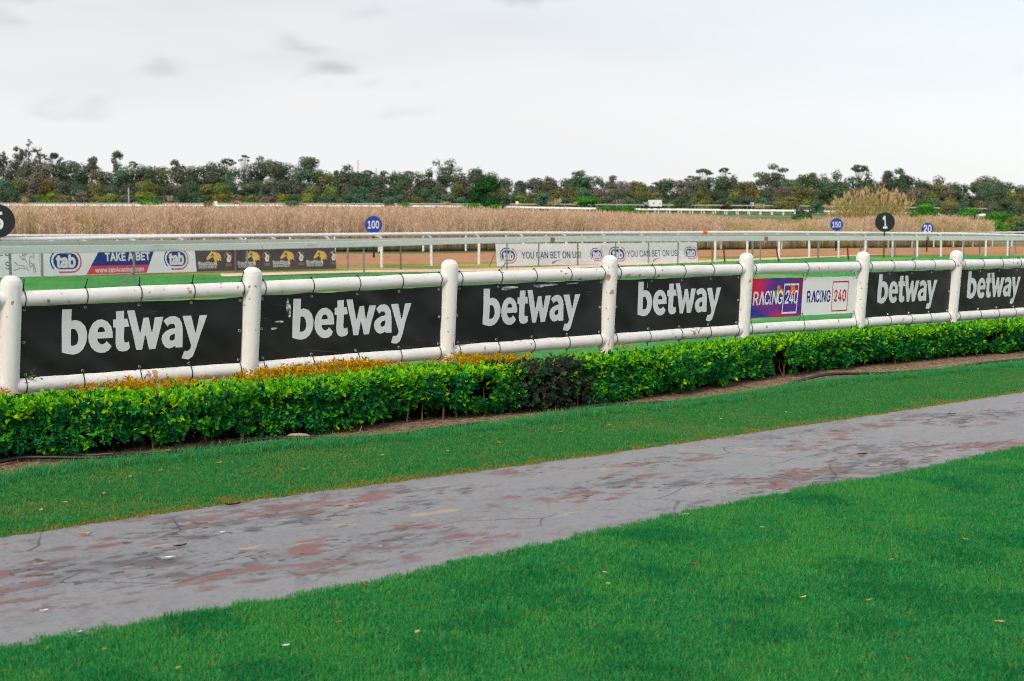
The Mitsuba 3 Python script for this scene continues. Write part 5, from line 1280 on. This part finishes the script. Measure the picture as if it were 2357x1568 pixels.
base_line = ([0, 60, 160, 250, 300, 400, 460, 560, 680, 760, 860, 960, 1040, 1100, 1200, 1300, 1400, 1500, 1600, 1700, 1800, 1900, 2000, 2100, 2200, 2280, 2357],
             [365, 372, 385, 392, 386, 393, 386, 380, 388, 400, 402, 406, 406, 410, 419, 418, 420, 425, 418, 415, 412, 415, 416, 426, 426, 422, 440])
ords = ['', 'second ', 'third ', 'fourth ', 'fifth ', 'sixth ', 'seventh ', 'eighth ', 'ninth ', 'tenth ', 'eleventh ', 'twelfth ', 'thirteenth ', 'fourteenth ', 'fifteenth ', 'sixteenth ', 'seventeenth ', 'eighteenth ', 'nineteenth ', 'twentieth ']
def where(d):
    return ('above the left boards' if d < 450 else 'above the horse head board' if d < 800 else 'left of the dark green tree' if d < 1080 else 'above the slogan boards' if d < 1620 else 'left of the giant reed' if d < 1890 else 'behind the giant reed' if d < 2090 else 'at the far right')
def where2(d):
    return ('over the left boards' if d < 450 else 'over the horse boards' if d < 800 else 'left of dark tree' if d < 1080 else 'over slogan boards' if d < 1620 else 'left of giant reed' if d < 1890 else 'behind giant reed' if d < 2090 else 'at far right')
SKY = [(5, 340, 22, 'sparse', DGY), (38, 336, 30, 'gum', DGY), (62, 322, 28, 'sparse', DGY), (86, 340, 20, 'sparse', DGY), (98, 354, 30, 'umbrella', DGY), (123, 350, 22, 'gum', DGY), (139, 361, 22, 'gum', DGY), (170, 370, 28, 'sparse', BR), (211, 361, 30, 'gum', DGY), (271, 346, 30, 'gum', DGY),
       (305, 371, 24, 'umbrella', OL), (340, 386, 26, 'round', DG), (374, 385, 16, 'gum', DGY), (404, 366, 22, 'gum', DGY), (421, 382, 15, 'umbrella', DGY), (437, 389, 20, 'round', DG), (486, 370, 44, 'round', DG), (525, 364, 42, 'umbrella', DGY), (562, 357, 28, 'umbrella', DGY), (600, 359, 36, 'gum', DGY), (641, 371, 50, 'round', DGY), (715, 361, 62, 'gum', DGY),
       (757, 394, 18, 'round', DG), (776, 392, 18, 'gum', DGY), (801, 378, 38, 'gum', DGY), (845, 391, 36, 'umbrella', DGY), (883, 392, 24, 'sparse', DGY), (906, 391, 24, 'round', DG), (938, 393, 28, 'umbrella', BR), (988, 385, 34, 'round', DG), (1018, 352, 74, 'sparse', DGY), (1098, 388, 50, 'gum', DG),
       (1196, 414, 32, 'round', DGY), (1232, 412, 38, 'umbrella', BR), (1266, 407, 32, 'gum', DGY), (1305, 411, 32, 'round', DG), (1331, 393, 50, 'gum', DGY), (1382, 408, 34, 'round', DG), (1410, 403, 34, 'gum', DGY), (1458, 416, 30, 'round', DGY), (1510, 419, 36, 'umbrella', DGY), (1566, 415, 34, 'umbrella', BR), (1590, 404, 30, 'umbrella', DGY), (1618, 388, 56, 'umbrella', DGY), (1668, 386, 30, 'umbrella', DGY), (1690, 400, 34, 'round', DGY),
       (1782, 377, 100, 'umbrella', DGY), (1843, 401, 24, 'gum', BR), (1870, 397, 28, 'gum', BR), (1896, 400, 36, 'round', DG), (1926, 391, 44, 'round', DG), (1979, 378, 48, 'umbrella', DGY), (1998, 390, 30, 'round', DGY), (2042, 392, 34, 'gum', DGY), (2074, 386, 46, 'gum', DG), (2113, 409, 30, 'round', DG), (2161, 404, 50, 'round', DGY), (2200, 419, 34, 'round', OL), (2276, 405, 88, 'round', BR), (2306, 417, 46, 'round', OL), (2345, 434, 24, 'umbrella', DGY)]
kinds_ = {'sparse': 'thin open tree', 'gum': 'loose-crowned tall tree', 'umbrella': 'flat-topped umbrella tree', 'round': 'dense round tree'}
seen = {}
for (d, yt, w, stl, pal) in SKY:
    k = (stl, where(d)); seen[k] = seen.get(k, 0) + 1
    plant('skyline_tree', f'{ords[seen[k] - 1]}{kinds_[stl]} from the left on the skyline {where(d)}'.strip(), 'tree', d, yt, w, random.uniform(345, 372), stl, pal, 'trees on the skyline')
names2 = {0: ('dark green', DG), 1: ('olive', OL), 2: ('grey-brown', BR), 3: ('yellow-green', YG), 4: ('blue-green', BG), 5: ('grey-green', DGY)}
def thicket(row, ytf, wpx, Yf, weights, nm, step):
    d = -30.0
    while d < 2390:
        k = random.choices(range(6), weights)[0]; cap = MUST if random.random() < (0.16 if k in (1, 3) else 0.02) else None
        nmk, pal = names2[k]
        kk = (nmk, row, nm, where(d), bool(cap)); seen[kk] = seen.get(kk, 0) + 1
        lab = f'{ords[seen[kk] - 1]}{"mustardy " if cap else ""}{nmk} {"tree" if row == 0 else "shrub"} from left {nm}, {where2(d)}'
        plant('thicket_tree' if row == 0 else 'thicket_shrub', lab, 'tree' if row == 0 else 'shrub', d, ytf(d) + random.uniform(-6, 7), wpx * random.uniform(0.8, 1.3), Yf + random.uniform(-6, 6), 'round' if row == 0 else 'shrub', pal,
              f'{nmk} {"trees" if row == 0 else "shrubs"} {nm}' + (' with flowers' if cap else ''), cap)
        d += step * random.uniform(0.8, 1.2)
bl = lambda d: float(np.interp(d, *base_line))
thicket(0, lambda d: bl(d) - 4 + 9 * math.sin(d * 0.043) * math.sin(d * 0.017 + 1) - 3, 74, 352, (5, 1.5, 1, 0, 1.5, 4), 'in the thicket back row', 33)
thicket(1, lambda d: bl(d) * 0.5 + 466 * 0.5 - 10, 58, 340, (4, 3, 3, 1, 2, 2), 'in the thicket middle row', 36)
thicket(1, lambda d: 443 + 0.004 * d + (6 if d > 1200 else 0), 46, 331, (5, 3, 2, 2, 2, 1), 'in the thicket front row', 32)

# nearer and distinct shrubs
plant('green_tree', 'dark green full-crowned tree standing before the thicket near the middle', 'tree', 1122, 404, 84, 175, 'round', [(0.022, 0.095, 0.028), (0.034, 0.13, 0.036), (0.018, 0.075, 0.026), (0.06, 0.17, 0.042)], ybase=486, dens=1.5)
plant('small_tree', 'small dark tree close to the right of the full-crowned green tree', 'tree', 1163, 443, 32, 172, 'round', DG, ybase=486, dens=1.4)
for (d, yt, w, Yf, pal, yb, lab, cap) in [
    (1085, 468, 70, 168, VG, 492, 'bright green low bush left of the foot of the full-crowned tree', None),
    (1140, 470, 60, 167, VG, 492, 'bright green low bush under the full-crowned tree', None),
    (344, 456, 50, 300, VG, 471, 'bright yellow-green bush behind the far rails above the left boards', None),
    (478, 462, 26, 284, OL, 482, 'olive bush breaking the line of the far rails', None),
    (672, 462, 56, 150, BG, 486, 'dark green bush rising from the reeds across the far rails', None),
    (895, 463, 34, 150, DG, 490, 'dark brownish bush at the reed edge left of the dark tree', None),
    (928, 466, 42, 150, VG, 488, 'green bush at the reed edge beside the dark brownish bush', None),
    (1005, 474, 20, 150, OL, 490, 'small olive bush at the reed edge before the far rails', None),
    (1400, 474, 90, 130, VG, 502, 'bright green bush spilling over the reeds, left half', None),
    (1470, 484, 90, 130, VG, 505, 'bright green bush spilling over the reeds, right half', None),
    (1440, 473, 70, 132, VG, 500, 'bright green bush spilling over the reeds, top of the mound', None),
    (1670, 472, 34, 276, [(0.09, 0.035, 0.03), (0.06, 0.03, 0.028)], 484, 'dark red-brown mound of brush before the far rails', None),
    (1677, 464, 14, 277, YG, 474, 'yellow-green tuft on top of the dark brush mound', None),
    (1843, 478, 44, 150, DG, 512, 'dark green round bush before the far rails left of the giant reed', None),
    (1850, 500, 60, 130, VG, 522, 'bright green bush below the dark round bush', None),
    (1822, 452, 42, 270, OL, 478, 'mustard flowered bush between the far rails', MUST),
    (1790, 463, 50, 280, OL, 480, 'low olive bush left of the mustard flowered bush', None),
    (1880, 460, 46, 262, BG, 488, 'dark blue-green bush left of the giant reed', None),
    (1574, 452, 50, 300, DG, 474, 'dark green bush right of the white trailer', None),
    (1250, 444, 40, 312, BG, 470, 'blue-green bush above the left slogan board', None),
    (1350, 452, 80, 310, VG, 472, 'low green bush before the thicket above the right slogan board', None),
    (2130, 468, 70, 250, VG, 505, 'green bush right of the giant reed', None),
    (2190, 462, 70, 240, OL, 508, 'olive bush with mustard tips at the right', MUST),
    (2240, 478, 80, 190, VG, 515, 'green bush mass at the right, before the far rail', None),
    (2300, 488, 90, 160, VG, 525, 'leafy green bush at the right edge, upper', None),
    (2340, 496, 70, 140, YG, 533, 'yellow-green bush at the right edge above the white rail', None),
    (2285, 508, 70, 125, VG, 537, 'green bush right of the last blue round sign', None),
    (2352, 508, 50, 122, DG, 535, 'dark green bush at the right frame edge above the white rail', None),
    (2238, 497, 26, 130, OL, 512, 'small mustard flowered bush above the reeds at the right', MUST),
    (2210, 470, 60, 215, BG, 505, 'blue-green bush mass at the right before the trees', None),
    (2320, 455, 80, 230, DG, 500, 'dark green bush mass at the right frame edge under the skyline', None),
    (1745, 505, 40, 118, YG, 530, 'yellow-green weeds among the reeds left of the giant reed', None),
    (1875, 515, 44, 112, YG, 536, 'yellow-green weeds at the left foot of the giant reed', None),
    (2098, 505, 44, 110, VG, 540, 'green weeds at the right foot of the giant reed', None),
    (838, 578, 34, 72, VG, 586, 'low green weeds at the far edge of the dirt track', None)]:
    plant('bush', lab, 'bush', d, yt, w, Yf, 'shrub', pal, cap=cap, ybase=yb, dens=1.25)
# pale grass tufts at the foot of the thicket
def tuft(d, yt, yb, w, label, col):
    key = thing('grass_tuft', label, 'grass tuft'); Yf = 312.0; n = 110
    a, t = at(d, yb, Yf), at(d, yt, Yf); H = t[2] - a[2]; wm = w * Yf / F / 2
    b = np.stack([a[0] + R.normal(0, wm * 0.45, n), a[1] + R.normal(0, wm * 0.4, n), np.full(n, a[2] - 0.2)], 1)
    ld = unit(np.stack([R.normal(0, 0.2, n), R.normal(0, 0.2, n), np.ones(n)], 1)); L = H * R.uniform(0.6, 1.05, n)
    v, f = cards(b + ld * L[:, None] / 2, rdir(n), ld, 0.14, L)
    labels[put('blades', (v, f), 'm_dull_leaf', key, color=np.repeat(np.array(col) * R.uniform(0.75, 1.2, (n, 1)), 4, 0))] = {'kind': 'stuff'}
    st = b[:1]; put('crown_base', (st + np.array([[0, 0, 0], [wm * .5, 0, 0], [0, wm * .5, 0], [0, 0, H * .3]]), np.array([[0, 2, 1], [0, 1, 3], [1, 2, 3], [0, 3, 2]])), 'm_stem', key)
for (d, yt, yb, w, lab, col) in [(58, 450, 468, 12, 'reddish tan grass tuft before the thicket at far left', (0.62, 0.36, 0.2)), (391, 447, 462, 9, 'pale tan grass tuft beside the bright yellow-green bush', (0.5, 0.42, 0.25)), (545, 458, 469, 16, 'tan grass tuft right of the small white marker board', (0.55, 0.38, 0.24)),
                                 (635, 464, 482, 14, 'tan grass tuft left of the dark green reed bush', (0.68, 0.45, 0.29)), (712, 465, 484, 10, 'tan grass plumes across the far rails above the dark board', (0.7, 0.48, 0.32)), (1028, 460, 472, 18, 'tan grass tuft left of the full-crowned tree', (0.55, 0.40, 0.30)),
                                 (1268, 456, 470, 16, 'pale tan grass tuft left of the blue-green bush', (0.6, 0.50, 0.32)), (1286, 454, 470, 14, 'rounded pale tan grass tuft before the thicket', (0.62, 0.52, 0.34)), (1330, 460, 471, 20, 'orange tan grass tuft before the thicket above the slogan boards', (0.62, 0.38, 0.24)), (1190, 469, 479, 50, 'low tan grass bank right of the full-crowned tree', (0.55, 0.42, 0.32)), (1575, 467, 478, 24, 'pale tan grass tuft right of the white trailer', (0.6, 0.48, 0.34)), (1750, 465, 478, 24, 'pale tan grass tuft right of the lettered marker board', (0.58, 0.46, 0.28))]:
    tuft(d, yt, yb, w, lab, col)
# a pale pole before the thicket and two distant masts
a, b = at(296, 466, 318), at(296, 432, 318)
key = put('pole', tube([[a[0], a[1], a[2] - 1.5], b], 0.14, 6), 'm_pale_post', smooth=50); tag(key, 'slim pale pole standing before the thicket at left', 'pole')
for d, yt, lab in ((824, 368, 'faint distant lattice mast left of the open gum trees'), (866, 387, 'fainter shorter distant mast to the right of the first mast')):
    Yf = 1150.0; a, b = at(d, 440, Yf), at(d, yt, Yf); mb = MB()
    for sx, sy in ((-1, -1), (1, -1), (1, 1), (-1, 1)):
        mb.add(*tube([[a[0] + sx * 1.1, a[1] + sy * 1.1, a[2] - 12], [b[0] + sx * 0.25, b[1] + sy * 0.25, b[2]]], 0.10, 4))
    for q in np.linspace(0, 1, 10)[1:]:
        c = a + (b - a) * q; e = 1.1 - 0.85 * q
        mb.add(*tube([c + [-e, 0, -2], c + [e, 0, 0]], 0.07, 4)); mb.add(*tube([c + [e, 0, -2], c + [-e, 0, 0]], 0.07, 4))
    key = put('lattice_mast', mb.mesh(), 'm_pale_post'); tag(key, lab, 'mast')
